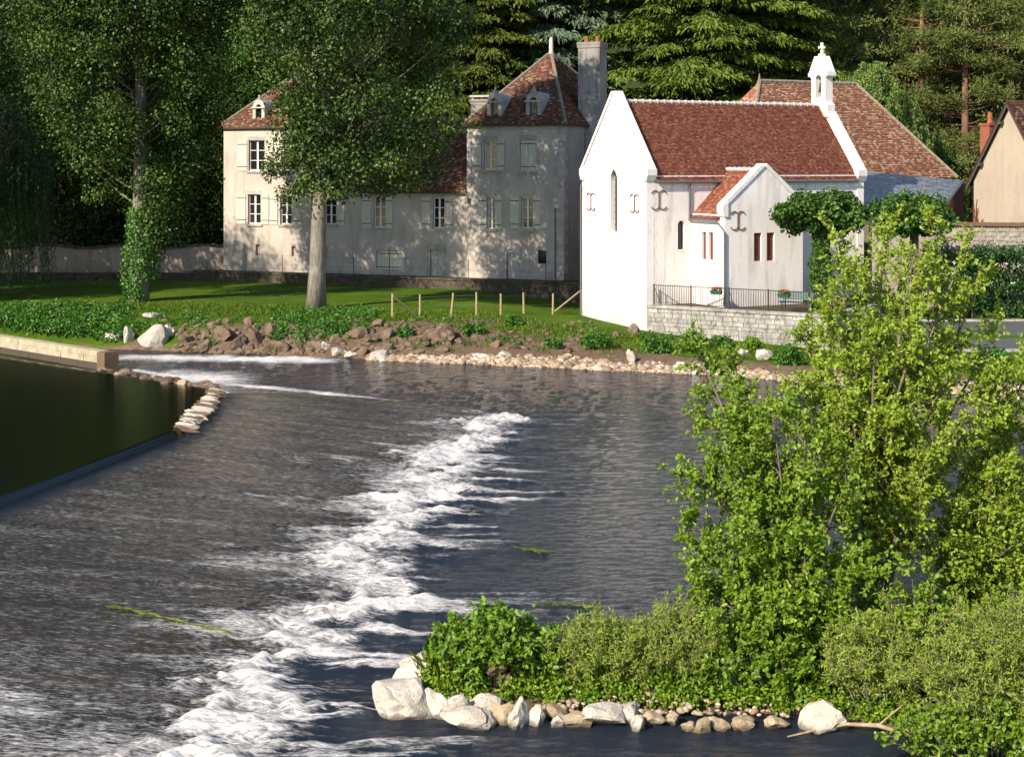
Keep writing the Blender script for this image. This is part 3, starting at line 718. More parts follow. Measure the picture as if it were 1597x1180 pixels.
# roofs
def hip(a, b, y0, y1, ze, apex, seed, cap=True):
    o = 0.24; c = [(a - o, y0 - o, ze + 0.1), (b + o, y0 - o, ze + 0.1), (b + o, y1 + o, ze + 0.1), (a - o, y1 + o, ze + 0.1)]
    m = MB(); T = Tiles(seed)
    for i in range(4):
        p, q = Vector(c[i]), Vector(c[(i + 1) % 4]); m.poly([p, q, apex])
        if i == 2: continue
        ud = (q - p).normalized(); ap = Vector(apex) - p; ua = ap.dot(ud); vd = ap - ud * ua
        T.slope(p, ud, vd, [(0, 0), ((q - p).length, 0), (ua, vd.length)], 0.19, 0.13)
    r = m.build('pavilion_roof', M['underroof'], man)
    T.build(M['tile_manor'], r)
    hp = MB()
    for i in range(4):
        p = Vector(c[i]); n = 26
        for k in range(n):
            s0 = p.lerp(Vector(apex), k / n); s1 = p.lerp(Vector(apex), (k + 1.06) / n)
            if k < n - 1: hp.tube([s0 + Vector((0, 0, 0.02)), s1 + Vector((0, 0, 0.05))], [0.13, 0.11], 6)
    o_ = hp.build('hip_tiles', M['mortar_old'], r); o_['kind'] = 'stuff'
    fm = MB(); ax, ay, az = apex
    fm.lathe([(0.52, az - 0.62), (0.36, az - 0.38), (0.2, az - 0.1), (0.15, az + 0.02), (0.17, az + 0.08), (0.13, az + 0.16), (0.16, az + 0.3), (0.12, az + 0.9), (0.05, az + 1.02)], (ax, ay), 12)
    fm.build('finial', M['mortar_white'], r, True)
    return r
apR = (uC - 3.55, 6.6, 16.7)
rR = hip(uB, uC, FY, PD, ZE, apR, 11)
apL = (uA - 3.4, 6.6, 16.7)
rL = hip(0, uA, FY, PD, ZE, apL, 12)
# wing roof
zr_, yr_ = 12.2, 4.6
m = MB(); e0 = (uA, -0.24, ZW + 0.1); m.poly([(uA, -0.24, ZW + 0.1), (uB, -0.24, ZW + 0.1), (uB, yr_, zr_), (uA, yr_, zr_)]); m.poly([(uA, WD + 0.2, ZW + 0.1), (uB, WD + 0.2, ZW + 0.1), (uB, yr_, zr_), (uA, yr_, zr_)])
wr = m.build('wing_roof', M['underroof'], man); T = Tiles(13); vv = Vector((0, yr_ + 0.24, zr_ - ZW - 0.1)); T.slope(e0, (1, 0, 0), vv, [(0, 0), (uB - uA, 0), (uB - uA, vv.length), (0, vv.length)], 0.19, 0.13); T.build(M['tile_manor'], wr)
m = MB()
for k in range(int((uB - uA) / 0.4)): m.tube([(uA + k * 0.4, yr_, zr_ + 0.02), (uA + k * 0.4 + 0.42, yr_, zr_ + 0.05)], [0.14, 0.12], 6)
o_ = m.build('ridge_tiles', M['mortar_old'], wr); o_['kind'] = 'stuff'
# dormers: stone lucarnes with round heads
def dormer(px, pyb, roof, u=None, big=1.0):
    u = U(px); w, h = 0.86 * big, 1.55 * big; z0 = ZE + 0.30; y0 = 0.42
    m = MB(); out = [(u - w / 2, z0), (u + w / 2, z0), (u + w / 2, z0 + h * 0.66)] + [(u + w / 2 * math.cos(a), z0 + h * 0.66 + 0.34 * h * math.sin(a)) for a in np.linspace(0.15, math.pi - 0.15, 11)] + [(u - w / 2, z0 + h * 0.66)]
    hole = arch(u - 0.22 * big, u + 0.22 * big, z0 + 0.28, z0 + h * 0.80)
    wallface(m, out, [hole], lambda a, z, d: (a, y0 + d, z), 0.2)
    for i in range(len(out)):
        p, q = out[i], out[(i + 1) % len(out)]; m.poly([(p[0], y0, p[1]), (q[0], y0, q[1]), (q[0], y0 + 2.0, q[1]), (p[0], y0 + 2.0, p[1])])
    dm = m.build('dormer', M['ashlar'], man)
    m = MB(); m.box((u - w / 2 - 0.09, y0 - 0.1, z0 + h * 0.64), (u + w / 2 + 0.09, y0 + 0.12, z0 + h * 0.70)); m.build('dormer_cornice', M['ashlar'], dm)
    m = MB(); m.box((u - w / 2 - 0.07, y0 - 0.09, z0 - 0.12), (u + w / 2 + 0.07, y0 + 0.1, z0 - 0.01)); m.prism([(u - w / 2 - 0.1, y0 - 0.05, z0 - 0.12), (u + w / 2 + 0.1, y0 - 0.05, z0 - 0.12), (u + w / 2 + 0.2, y0 - 0.42, z0 - 0.32), (u - w / 2 - 0.2, y0 - 0.42, z0 - 0.32)], (0, 0, 0.05)); m.build('dormer_apron', M['zinc'], dm)
    m = MB(); m.prism([(p[0], y0 + 0.16, p[1]) for p in hole], (0, 0.03, 0)); m.build('dormer_pane', M['glass'], dm)
    m = MB(); m.lathe([(0.13, z0 + h - 0.02), (0.16, z0 + h + 0.05), (0.06, z0 + h + 0.12), (0.09, z0 + h + 0.2), (0.03, z0 + h + 0.32)], (u, y0 + 0.12), 8); m.build('dormer_finial', M['ashlar'], dm)
dormer(767, 195, rR, big=1.22); dormer(828, 195, rR, big=1.22); dormer(398, 198, rL, big=1.1); dormer(452, 198, rL, big=1.1)
# chimneys
def stack(u0, u1, y0, y1, z0, z1, mat, cap=0.12):
    m = MB(); m.box((u0, y0, z0), (u1, y1, z1)); m.box((u0 - cap, y0 - cap, z1), (u1 + cap, y1 + cap, z1 + 0.16)); m.box((u0 - 0.05, y0 - 0.05, z1 - 0.22), (u1 + 0.05, y1 + 0.05, z1 - 0.001))
    return m.build('chimney', mat, man)
um = U(702); stack(um - 0.35, um + 1.05, 4.0, 5.2, 9.5, 13.35, M['chimney'])
m = MB(); m.box((um - 0.42, 3.9, 13.65), (um + 1.12, 5.3, 13.78))
for a, b in ((um - 0.3, 4.0), (um + 0.9, 4.0), (um - 0.3, 5.0), (um + 0.9, 5.0)): m.box((a, b, 13.51), (a + 0.14, b + 0.14, 13.66))
m.build('chimney_slab', M['ashlar'], man)
fbx('chimney_shoulder', (um + 0.2, 2.2, 8.9), (um + 1.05, 3.99, 11.3), M['chimney'], man)
stl = U(400); stack(stl, stl + 0.9, 7.5, 8.5, 12.5, 17.6, M['chimney'])
# big grey stack on the side of the right pavilion
cx0 = uC + 0.03; cy0 = mf.y_at(903, uC + 0.1) ; cy0 = max(cy0, 3.0)
cx0 = uC - 0.55
stt = stack(cx0, cx0 + 1.5, 3.85, 5.2, 11.2, 16.95, M['chimney'], 0.07)
fbx('chimney_breast', (uC + 0.03, 3.6, 1.2), (cx0 + 1.7, 5.45, 11.2), M['chimney'], man)
m = MB(); m.box((cx0 - 0.05, 3.5, 11.2), (cx0 + 1.78, 5.55, 11.34)); m.build('chimney_ledge', M['chimney'], man)
for a in (0.35, 1.12):
    m = MB(); m.lathe([(0.17, 17.05), (0.14, 17.35), (0.17, 17.42), (0.12, 17.5)], (cx0 + a, 4.5), 10); m.build('chimney_pot', M['terracotta'], stt)

# low dark terrace wall in front of the house with thin iron stakes and wire
tw = thing('terrace_parapet', 'low dark mossy stone wall along the foot of the manor house', 'wall', (PL[0], PL[1], 0), mf.a)
m = MB(); m.box((-0.6, -2.9, 0.6), (uC + 3.5, -2.5, 1.86)); m.build('wall_body', M['darkwall'], tw)
cp = MB(); cp.box((-0.5, -2.96, 1.861), (0.5, -2.44, 1.98)); cpm = cp.mesh('coping_stone')
for k in range(28): obj('coping_stone', cpm, M['darkwall'], tw, (-0.1 + k * 1.04, 0, random.uniform(-0.02, 0.02)))
m = MB(); m.poly([(-2, -2.5, 1.80), (uC + 3.5, -2.5, 1.80), (uC + 3.5, 0.3, 1.84), (-2, 0.3, 1.84)]); m.build('terrace_floor', M['soil'], tw)
# pale rubble patch at the left end
rp = np.random.default_rng(3)
fn = thing('wire_fence', 'thin rusty stakes with wire in front of the manor house', 'fence', (PL[0], PL[1], 0), mf.a)
for px in (383, 440, 551, 607, 730, 790, 851):
    u = mf.x_at(px, -2.7); m = MB(); m.tube([(0, -2.7, 1.5), (0.02, -2.7, 3.15)], 0.022, 5); m.build('stake', M['iron'], fn, loc=(u, 0, 0))
for z in (2.5, 3.1):
    m = MB(); m.tube([(mf.x_at(383, -2.7), -2.7, z), (uC + 0.5, -2.7, z)], 0.006, 4); m.build('wire', M['iron'], fn)

# old garden wall running off to the left
gw = thing('garden_wall', 'weathered rendered garden wall in shade left of the manor', 'wall', (PL[0], PL[1] + 0.4, 0), 0)
m = MB(); prev = None
for k in range(14):
    x0, x1 = -k * 1.5 - 0.02, -(k + 1) * 1.5 - 0.02; t0 = 3.35 + 0.12 * math.sin(k * 1.7) ; t1 = 3.35 + 0.12 * math.sin((k + 1) * 1.7)
    m.hexa([(x1, 0, 0.8), (x0, 0, 0.8), (x0, 0.5, 0.8), (x1, 0.5, 0.8), (x1, 0, t1), (x0, 0, t0), (x0, 0.5, t0), (x1, 0.5, t1)])
m.build('wall_body', M['gardenwall'], gw)
cp = MB(); cp.prism([(0, -0.08, 0), (0, 0.58, 0), (0, 0.25, 0.16)], (0.72, 0, 0)); cpm = cp.mesh('coping_stone')
for k in range(28): obj('coping_stone', cpm, M['darkwall'], gw, (-(k + 1) * 0.75, 0, 3.36 + 0.12 * math.sin(k * 0.85 + 0.4)))
m = MB(); m.box((-21, -3.2, 0.8), (-0.5, -2.85, 1.82)); m.build('lower_wall', M['darkwall'], gw)

# ------------------------------------------------------------------ the chapel
CO = PX(1009, 507, 84.0); cf = Frame((CO.x, CO.y), math.radians(28))
ch = thing('chapel', 'white chapel with steep red tiled roof, bellcote and gabled annex', 'chapel', (CO.x, CO.y, 0), cf.a)
CW, CL = cf.y_at(909), cf.x_at(1337)
Z0, ZEV, ZRI, ZAP = -0.1, 8.46, 12.55, 13.0
ym = CW / 2
def gable(x, wz0, d): pass
# west gable with a lancet
la = cf.y_at(953.0), cf.y_at(963.5); zc = cf.z_at
lz0, lz1 = zc(361, 0, ym), zc(264, 0, ym)
ly0, ly1 = min(la), max(la)
m = MB(); out = [(-0.02, Z0), (CW + 0.02, Z0), (CW + 0.02, 8.78), (ym, ZAP), (-0.02, 8.78)]
lan = arch(ly0, ly1, lz0, lz1, True); wallface(m, out, [lan], lambda u, z, d: (-0.03 + d, u, z), 0.32)
for i in (1, 2, 3, 4):
    p, q = out[i], out[(i + 1) % 5]; m.poly([(-0.03, p[0], p[1]), (-0.03, q[0], q[1]), (0.42, q[0], q[1]), (0.42, p[0], p[1])])
m.poly([(0.42, p[0], p[1]) for p in (out[2], out[3], out[4])])
m.build('gable_wall', M['chapel'], ch)
def leaded(parent, pts3, poly, name='lancet_window'):
    m = MB(); m.poly([pts3(p[0], p[1], 0) for p in poly]); o = m.build(name, M['glass'], parent)
    b = MB(); us = [p[0] for p in poly]; zs = [p[1] for p in poly]
    for z in np.arange(min(zs) + 0.35, max(zs) - 0.15, 0.35): b.tube([pts3(min(us), z, -0.03), pts3(max(us), z, -0.03)], 0.014, 4)
    uc = (min(us) + max(us)) / 2; b.tube([pts3(uc, min(zs), -0.03), pts3(uc, max(zs) - 0.05, -0.03)], 0.012, 4)
    b.build('glazing_bar', M['iron'], o); return o
leaded(ch, lambda u, z, d: (0.27 + d, u, z), lan)
m = MB(); inner = arch(ly0, ly1, lz0, lz1, True); outer = arch(ly0 - 0.2, ly1 + 0.2, lz0 - 0.2, lz1 + 0.26, True)
wallface(m, outer, [inner], lambda u, z, d: (-0.042 + d, u, z), 0.02); m.build('window_surround', M['whitestone'], ch)
# long wall
w2 = (cf.x_at(1057), cf.x_at(1068)); a2 = arch(w2[0], w2[1], zc(389, 2.2), zc(344, 2.2))
m = MB(); wallface(m, rect(0.0, CL, Z0, ZEV + 0.1), [a2], lambda u, z, d: (u, d, z), 0.3)
m.poly([(0, CW, Z0), (CL, CW, Z0), (CL, CW, ZEV), (0, CW, ZEV)]); m.build('nave_wall', M['chapel'], ch)
leaded(ch, lambda u, z, d: (u, 0.25 + d, z), a2)
m = MB(); wallface(m, arch(w2[0] - 0.14, w2[1] + 0.14, zc(389, 2.2) - 0.13, zc(344, 2.2) + 0.15), [a2], lambda u, z, d: (u, -0.012 + d, z), 0.02); m.build('window_surround', M['whitestone'], ch)
# east gable
m = MB(); o5 = [(-0.05, Z0), (CW + 0.05, Z0), (CW + 0.05, 8.7), (ym, 12.95), (-0.05, 8.7)]
m.prism([(CL - 0.02, p[0], p[1]) for p in o5], (0.45, 0, 0)); m.build('gable_wall', M['chapel'], ch)
# copings with kneelers
def coping(x0, x1, zlow, zap, parent, ya, yb, yc, nm='coping'):
    for s, ye in ((-1, ya), (1, yb)):
        m = MB(); n = 9
        p0 = Vector((x0, ye, zlow)); p1 = Vector((x0, yc, zap)); d = (p1 - p0).normalized(); up = Vector((0, -d.z * (1 if s < 0 else -1), abs(d.y)))
        for k in range(n):
            a = p0.lerp(p1, k / n + 0.002); b = p0.lerp(p1, (k + 1) / n - 0.002); w = Vector((x1 - x0, 0, 0)); u = up * 0.17
            m.hexa([a, a + w, b + w, b, a + u, a + w + u, b + w + u, b + u])
        m.build(nm, M['whitestone'], parent)
        k_ = MB(); sy = s
        k_.prism([(x0 - 0.02, ye - sy * 0.28, zlow + 0.26), (x0 - 0.02, ye + sy * 0.16, zlow + 0.1), (x0 - 0.02, ye + sy * 0.16, zlow - 0.22), (x0 - 0.02, ye + sy * 0.02, zlow - 0.52), (x0 - 0.02, ye - sy * 0.28, zlow - 0.52)], (x1 - x0 + 0.04, 0, 0))
        k_.build('kneeler', M['whitestone'], parent)
coping(-0.09, 0.47, 8.8, ZAP + 0.03, ch, -0.06, CW + 0.06, ym)
coping(CL - 0.08, CL + 0.5, 8.72, 12.98, ch, -0.08, CW + 0.08, ym)
# nave roof
m = MB(); sl_ = (ZRI - ZEV) / ym; oy = -0.16
m.poly([(0.42, oy, ZEV + oy * sl_), (CL, oy, ZEV + oy * sl_), (CL, ym, ZRI), (0.42, ym, ZRI)]); m.poly([(0.42, CW + 0.1, ZEV - 0.1 * sl_), (CL, CW + 0.1, ZEV - 0.1 * sl_), (CL, ym, ZRI), (0.42, ym, ZRI)])
nr = m.build('nave_roof', M['underroof'], ch)
T = Tiles(21); vv = Vector((0, ym - oy, ZRI - ZEV - oy * sl_)); T.slope((0.45, oy, ZEV + oy * sl_ + 0.01), (1, 0, 0), vv, [(0, 0), (CL - 0.5, 0), (CL - 0.5, vv.length), (0, vv.length)], 0.155, 0.1, sag=0.035); T.build(M['tile_chapel'], nr)
rt = MB(); rt.tube([(0, 0, 0), (0.36, 0, 0)], [0.105, 0.10], 8); rt.tube([(0.37, 0, 0.0), (0.46, 0, 0.0)], [0.14, 0.14], 8); rtm = rt.mesh('ridge_tile')
for k in range(int((CL - 0.6) / 0.47)): obj('ridge_tile', rtm, M['mortar_white'], nr, (0.5 + k * 0.47, ym, ZRI + 0.04))
# gutters and pipes
m = MB(); m.tube([(0.5, oy - 0.06, ZEV - 0.24), (CL - 0.15, oy - 0.06, ZEV - 0.24)], 0.065, 8); m.build('gutter', M['zinc'], ch)
# annex
xl = cf.x_at(1079); xl2 = xl; AD = 3.0
xr = cf.x_at(1252, -AD); xm = (xl + xr) / 2
ZAE, ZAR, ZAA = 6.45, 8.85, 9.05
zT = 1.0
def fz(py, px): x = cf.x_at(px, -AD); return cf.z_at(py, x, -AD)
h1 = [rect(cf.x_at(a, -AD), cf.x_at(b, -AD), fz(407, 1190), fz(363, 1190)) for a, b in ((1176, 1188), (1196, 1208))]
m = MB(); ga = [(xl, zT), (xr, zT), (xr, 6.95), (xm, ZAA), (xl, 6.95)]
wallface(m, ga, h1, lambda u, z, d: (u, -AD + d, z), 0.22)
for i in (1, 2, 3, 4):
    p, q = ga[i], ga[(i + 1) % 5]
    if i in (2, 3): m.poly([(p[0], -AD, p[1]), (q[0], -AD, q[1]), (q[0], -AD + 0.4, q[1]), (p[0], -AD + 0.4, p[1])])
m.poly([(xr, -AD, zT), (xr, 0, zT), (xr, 0, 6.9), (xr, -AD, 6.9)])
m.build('annex_gable_wall', M['chapel'], ch)
y1w = [cf.y_at(p, xl) for p in (1094.5, 1101, 1105, 1112)]
def fz2(py, px): y = cf.y_at(px, xl); return cf.z_at(py, xl, y)
h2 = [rect(min(y1w[0], y1w[1]), max(y1w[0], y1w[1]), fz2(405, 1103), fz2(362, 1103)), rect(min(y1w[2:]), max(y1w[2:]), fz2(405, 1103), fz2(362, 1103))]
m = MB(); wallface(m, rect(-AD, 0.0, zT, ZAE + 0.1), h2, lambda u, z, d: (xl + d, u, z), 0.22); m.build('annex_side_wall', M['chapel'], ch)
for h in h1: shutter(ch, (h[0][0] + h[1][0]) / 2, h[0][1] + 0.02, h[1][0] - h[0][0] - 0.03, h[2][1] - h[0][1] - 0.04, -AD + 0.16, 'redshutter')
for h in h2:
    o = shutter(ch, 0, h[0][1] + 0.02, h[1][0] - h[0][0] - 0.03, h[2][1] - h[0][1] - 0.04, 0, 'redshutter'); o.location = (xl + 0.16, (h[0][0] + h[1][0]) / 2, h[0][1] + 0.02); o.rotation_euler = (0, 0, -math.pi / 2)
m = MB(); asl = (ZAR - ZAE) / (xm - xl); ov = 0.15
for s, xe in ((-1, xl - ov), (1, xr + ov)): m.poly([(xe, -AD + 0.4, ZAE - ov * asl), (xm, -AD + 0.4, ZAR), (xm, 0.9, ZAR), (xe, 0.9, ZAE - ov * asl)])
ar = m.build('annex_roof', M['underroof'], ch); T = Tiles(22)
vv = Vector((xm - xl + ov, 0, ZAR - ZAE + ov * asl)); T.slope((xl - ov, -AD + 0.42, ZAE - ov * asl + 0.01), (0, 1, 0), vv, [(0, 0), (AD - 0.44, 0), (AD - 0.1, vv.length), (0, vv.length)], 0.18, 0.118)
vv = Vector((xm - xr - ov, 0, ZAR - ZAE + ov * asl)); T.slope((xr + ov, -AD + 0.42, ZAE - ov * asl + 0.01), (0, 1, 0), vv, [(0, 0), (AD - 0.44, 0), (AD - 0.1, vv.length), (0, vv.length)], 0.18, 0.118)
T.build(M['tile_chapel'], ar)
for k in range(7): o = obj('ridge_tile', rtm, M['mortar_white'], ar, (xm, -AD + 0.45 + k * 0.44, ZAR + 0.03)); o.rotation_euler = (0, 0, math.pi / 2)
for s, xe in ((-1, xl - 0.08), (1, xr + 0.08)):
    m = MB(); p0 = Vector((xe, -AD - 0.07, 6.9)); p1 = Vector((xm, -AD - 0.07, ZAA + 0.0)); dd = (p1 - p0); n = 7; w = Vector((0, 0.52, 0)); u = Vector((-dd.z * (1 if s < 0 else -1), 0, abs(dd.x))).normalized() * 0.2
    for k in range(n):
        a = p0.lerp(p1, k / n + 0.003); b = p0.lerp(p1, (k + 1) / n - 0.003); m.hexa([a, a + w, b + w, b, a + u, a + w + u, b + w + u, b + u])
    m.build('coping', M['whitestone'], ch)
    m = MB(); m.prism([(xe + s * 0.1, -AD - 0.09, 7.0), (xe - s * 0.24, -AD - 0.09, 7.2), (xe - s * 0.24, -AD - 0.09, 6.45), (xe + s * 0.0, -AD - 0.09, 6.45), (xe + s * 0.1, -AD - 0.09, 6.7)], (0, 0.56, 0)); m.build('kneeler', M['whitestone'], ch)
m = MB(); m.tube([(xl - ov - 0.07, -AD + 0.4, ZAE - 0.22), (xl - ov - 0.07, -0.05, ZAE - 0.22)], 0.06, 8); m.build('gutter', M['zinc'], ch)
m = MB(); m.tube([(xl - ov - 0.05, -AD + 0.5, ZAE - 0.26), (xl - 0.09, -AD + 0.12, ZAE - 0.6), (xl - 0.09, -AD - 0.08, ZAE - 0.8), (xl - 0.09, -AD - 0.08, 1.8)], 0.05, 8); m.build('downpipe', M['zinc'], ch)
xd = cf.x_at(1074); m = MB(); m.tube([(xd, -0.2, ZEV - 0.26), (xd, -0.09, ZEV - 0.6), (xd, -0.09, ZAE - 0.25)], 0.05, 8); m.build('downpipe', M['zinc'], ch)
m = MB(); m.tube([(0.1, CW + 0.1, 8.3), (-0.12, CW + 0.02, 7.9), (-0.12, CW + 0.02, 0.75)], 0.05, 8); m.build('downpipe', M['zinc'], ch)
# tie plates
za = zc(316, 0, ym)
for px in (923, 991): y = cf.y_at(px); anchor(ch, lambda u, z, y=y: (-0.07, y + u, za + z), 0.95)
xa = cf.x_at(1027); anchor(ch, lambda u, z: (xa + u, -0.04, zc(312, xa) + z), 1.0)
xa2 = cf.x_at(1150, -AD); anchor(ch, lambda u, z: (xa2 + u, -AD - 0.04, fz(344, 1150) + z), 0.95)
xa3 = cf.x_at(1238, -AD); anchor(ch, lambda u, z: (xa3 + u, -AD - 0.04, fz(344, 1238) + z), 0.95)
xa4 = cf.x_at(1318); anchor(ch, lambda u, z: (xa4 + u, -0.04, zc(312, xa4) + z), 1.0)
# corner stones of the gable, faint
z = Z0 + 0.8; k = 0
while z < 8.2:
    h = random.uniform(0.34, 0.5); a = 0.55 if k % 2 else 0.32; b = 0.32 if k % 2 else 0.55
    q = MB(); q.box((-0.042, -0.012, z), (a, 0.1, z + h - 0.02)); q.box((-0.0421, 0.1, z), (0.05, b, z + h - 0.02)); q.build('quoin_stone', M['chapel'], ch); z += h; k += 1
# bellcote
bl = MB(); bx0, bx1 = CL - 0.12, CL + 0.42; b0, b1 = ym - 0.74, ym + 0.74
def bar(u, z, d): return (bx0 + d, u, z)
op = arch(ym - 0.27, ym + 0.27, 12.75, 14.35)
outl = [(b0 - 0.1, 11.9), (b1 + 0.1, 11.9), (b1 + 0.1, 12.6), (b1 - 0.1, 12.75), (b1 - 0.1, 14.15), (b1 + 0.1, 14.3), (b1 + 0.1, 14.55), (ym + 0.36, 15.45), (ym - 0.36, 15.45), (b0 - 0.1, 14.55), (b0 - 0.1, 14.3), (b0 + 0.1, 14.15), (b0 + 0.1, 12.75), (b0 - 0.1, 12.6)]
wallface(bl, outl, [op], bar, bx1 - bx0)
wallface(bl, outl, [op], lambda u, z, d: (bx1, u, z), 0.0)
for i in range(len(outl)):
    p, q = outl[i], outl[(i + 1) % len(outl)]; bl.poly([bar(*p, 0), bar(*q, 0), bar(*q, bx1 - bx0), bar(*p, bx1 - bx0)])
bc = bl.build('bellcote', M['whitestone'], ch)
m = MB(); m.box((bx0 - 0.05, b0 - 0.14, 14.28), (bx1 + 0.05, b0 + 0.2, 14.5)); m.box((bx0 - 0.05, b1 - 0.2, 14.28), (bx1 + 0.05, b1 + 0.14, 14.5)); m.build('bellcote_cornice', M['whitestone'], bc)
cxm = (bx0 + bx1) / 2
m = MB(); m.box((cxm - 0.14, ym - 0.16, 15.45), (cxm + 0.14, ym + 0.16, 15.6)); m.box((cxm - 0.06, ym - 0.065, 15.6), (cxm + 0.06, ym + 0.065, 16.25)); m.box((cxm - 0.055, ym - 0.24, 15.9), (cxm + 0.055, ym + 0.24, 16.03)); m.box((cxm - 0.22, ym - 0.05, 15.905), (cxm + 0.22, ym + 0.05, 16.025)); m.build('cross', M['whitestone'], bc)
m = MB(); m.lathe([(0.21, 13.35), (0.19, 13.45), (0.14, 13.75), (0.12, 13.9), (0.03, 13.95), (0.03, 14.3)], (cxm, ym), 12); m.build('bell', M['iron'], bc, True)

# ------------------------------------------------------------------ barn with the big hipped roof, shed, house at the right edge, walls
bO = (29.3 - 17 * math.cos(cf.a), 106 - 17 * math.sin(cf.a)); 
bn = thing('hipped_house', 'house with a large faded orange hipped tile roof behind the chapel', 'house', (bO[0], bO[1], 0), cf.a)
BL, BD, BE, BR = 17.0, 9.0, 8.25, 14.5
m = MB(); m.box((0.2, 0.2, 0.5), (BL - 0.2, BD - 0.2, BE + 0.1)); m.build('wall', M['beige'], bn)
r0, r1 = 4.4, BL - 4.6; c = [(-0.1, -0.1, BE), (BL + 0.1, -0.1, BE), (BL + 0.1, BD + 0.1, BE), (-0.1, BD + 0.1, BE)]; R0, R1 = (r0, BD / 2, BR), (r1, BD / 2, BR)
m = MB(); m.poly([c[0], c[1], R1, R0]); m.poly([c[1], c[2], R1]); m.poly([c[2], c[3], R0, R1]); m.poly([c[3], c[0], R0]); br_ = m.build('roof', M['underroof'], bn)
T = Tiles(31)
def slope4(T, pts, tw=0.2, te=0.14):
    p = [Vector(q) for q in pts]; ud = (p[1] - p[0]).normalized(); vd = (p[2] - p[0]); vd = (vd - ud * vd.dot(ud)).normalized()
    T.slope(p[0], ud, vd, [((q - p[0]).dot(ud), (q - p[0]).dot(vd)) for q in p], tw, te, 0.04)
slope4(T, [c[0], c[1], R1, R0]); slope4(T, [c[1], c[2], R1]); slope4(T, [c[3], c[0], R0]); T.build(M['tile_barn'], br_)
m = MB()
for A, B in ((R0, R1), (c[1], R1), (c[0], R0)):
    n = int((Vector(B) - Vector(A)).length / 0.38)
    for k in range(n): m.tube([Vector(A).lerp(Vector(B), k / n) + Vector((0, 0, 0.03)), Vector(A).lerp(Vector(B), (k + 1.05) / n) + Vector((0, 0, 0.06))], [0.15, 0.12], 6)
o_ = m.build('ridge_tiles', M['mortar_old'], br_); o_['kind'] = 'stuff'
m = MB(); m.lathe([(0.15, BR), (0.08, BR + 0.15), (0.03, BR + 0.55)], (R0[0], R0[1]), 8); m.build('finial', M['mortar_old'], br_)

sh = thing('slate_shed', 'lean-to shed with grey slate roof between chapel and right hand house', 'shed')
E1, E2, T1, T2 = Vector((20.6, 92.6, 6.5)), Vector((26.9, 99.0, 6.75)), Vector((19.6, 98.6, 8.25)), Vector((29.6, 105.0, 8.05))
m = MB(); m.poly([E1, E2, T2, T1]); sr = m.build('roof', M['underroof'], sh); T = Tiles(33); slope4(T, [E1, E2, T2, T1], 0.22, 0.16); T.build(M['slate'], sr, 'slate_covering')
m = MB(); m.tube([E2 + Vector((0, 0, .06)), T2 + Vector((0, 0, .06))], 0.1, 6); m.build('verge_flashing', M['zinc'], sr)
g2 = E2.copy(); g2.z = 0.9; g3 = T2.copy(); g3.z = 0.9; g1 = E1.copy(); g1.z = 0.9
m = MB(); m.poly([g2, g3, T2 - Vector((0, 0, .05)), E2 - Vector((0, 0, .05))]); tag(m.build('side_wall', M['brick'], sh), 'side wall overgrown with reddish creeper')
m = MB(); m.poly([g1, g2, E2 - Vector((0, 0, .04)), E1 - Vector((0, 0, .04))]); m.build('wall', M['beige'], sh)

hO = (31.7, 94.7)
hs = thing('gabled_house', 'beige gabled house cut off by the right edge of the photo', 'house', (hO[0], hO[1], 0), cf.a)
HW, HE, HA = 6.1, 8.2, 12.75
m = MB(); pp = [(0, 0, 0.8), (0, HW, 0.8), (0, HW, HE), (0, HW / 2, HA), (0, 0, HE)]; m.prism(pp, (10, 0, 0)); m.build('wall', M['beige'], hs)
m = MB(); hsl = (HA - HE) / (HW / 2)
for s, ye in ((1, -0.35), (-1, HW + 0.35)):
    zz = HE - 0.35 * hsl + 0.12; m.prism([(-0.35, ye, zz), (10, ye, zz), (10, HW / 2, HA + 0.12), (-0.35, HW / 2, HA + 0.12)], (0, 0, 0.08))
hr = m.build('roof', M['underroof'], hs); T = Tiles(35); slope4(T, [(-0.35, -0.35, HE - .35 * hsl + .21), (10, -0.35, HE - .35 * hsl + .21), (10, HW / 2, HA + 0.21), (-0.35, HW / 2, HA + 0.21)]); T.build(M['tile_manor'], hr)
for s, ye in ((1, -0.36), (-1, HW + 0.36)):
    m = MB(); zz = HE - 0.36 * hsl; m.prism([(-0.3, ye, zz - 0.12), (-0.3, HW / 2, HA - 0.12), (-0.3, HW / 2, HA + 0.11), (-0.3, ye, zz + 0.11)], (0.1, 0, 0)); m.build('bargeboard', M['wood_dark'], hs)
for k in (1, 3): fbx('purlin_end', (-0.34, HW - k * 0.85, HE + k * 0.85 * hsl - 0.42), (0.0, HW - k * 0.85 + 0.18, HE + k * 0.85 * hsl - 0.22), M['wood_dark'], hs)
chb = thing('brick_chimney', 'red brick chimney with clay pot beside the beige gabled house', 'chimney', (hO[0], hO[1], 0), cf.a)
yc_ = Frame(hO, cf.a).y_at(1544, 1.0); bk = MB(); bk.box((0, 0, 0), (0.215, 0.1, 0.06)); bkm = bk.mesh('brick')
fbx('stack', (0.56, yc_ - 0.4, 7.0), (1.44, yc_ + 0.4, 11.55), M['brick'], chb); fbx('cap', (0.5, yc_ - 0.46, 11.55), (1.5, yc_ + 0.46, 11.7), M['brick'], chb)
m = MB(); m.lathe([(0.18, 11.7), (0.15, 12.0), (0.17, 12.1), (0.12, 12.35), (0.14, 12.42)], (1.0, yc_), 10); m.build('pot', M['terracotta'], chb)
vn = thing('creeper', 'leafless reddish creeper climbing the corner of the beige house', 'plant', (hO[0], hO[1], 0.9), cf.a); m = MB(); r_ = random.Random(5)
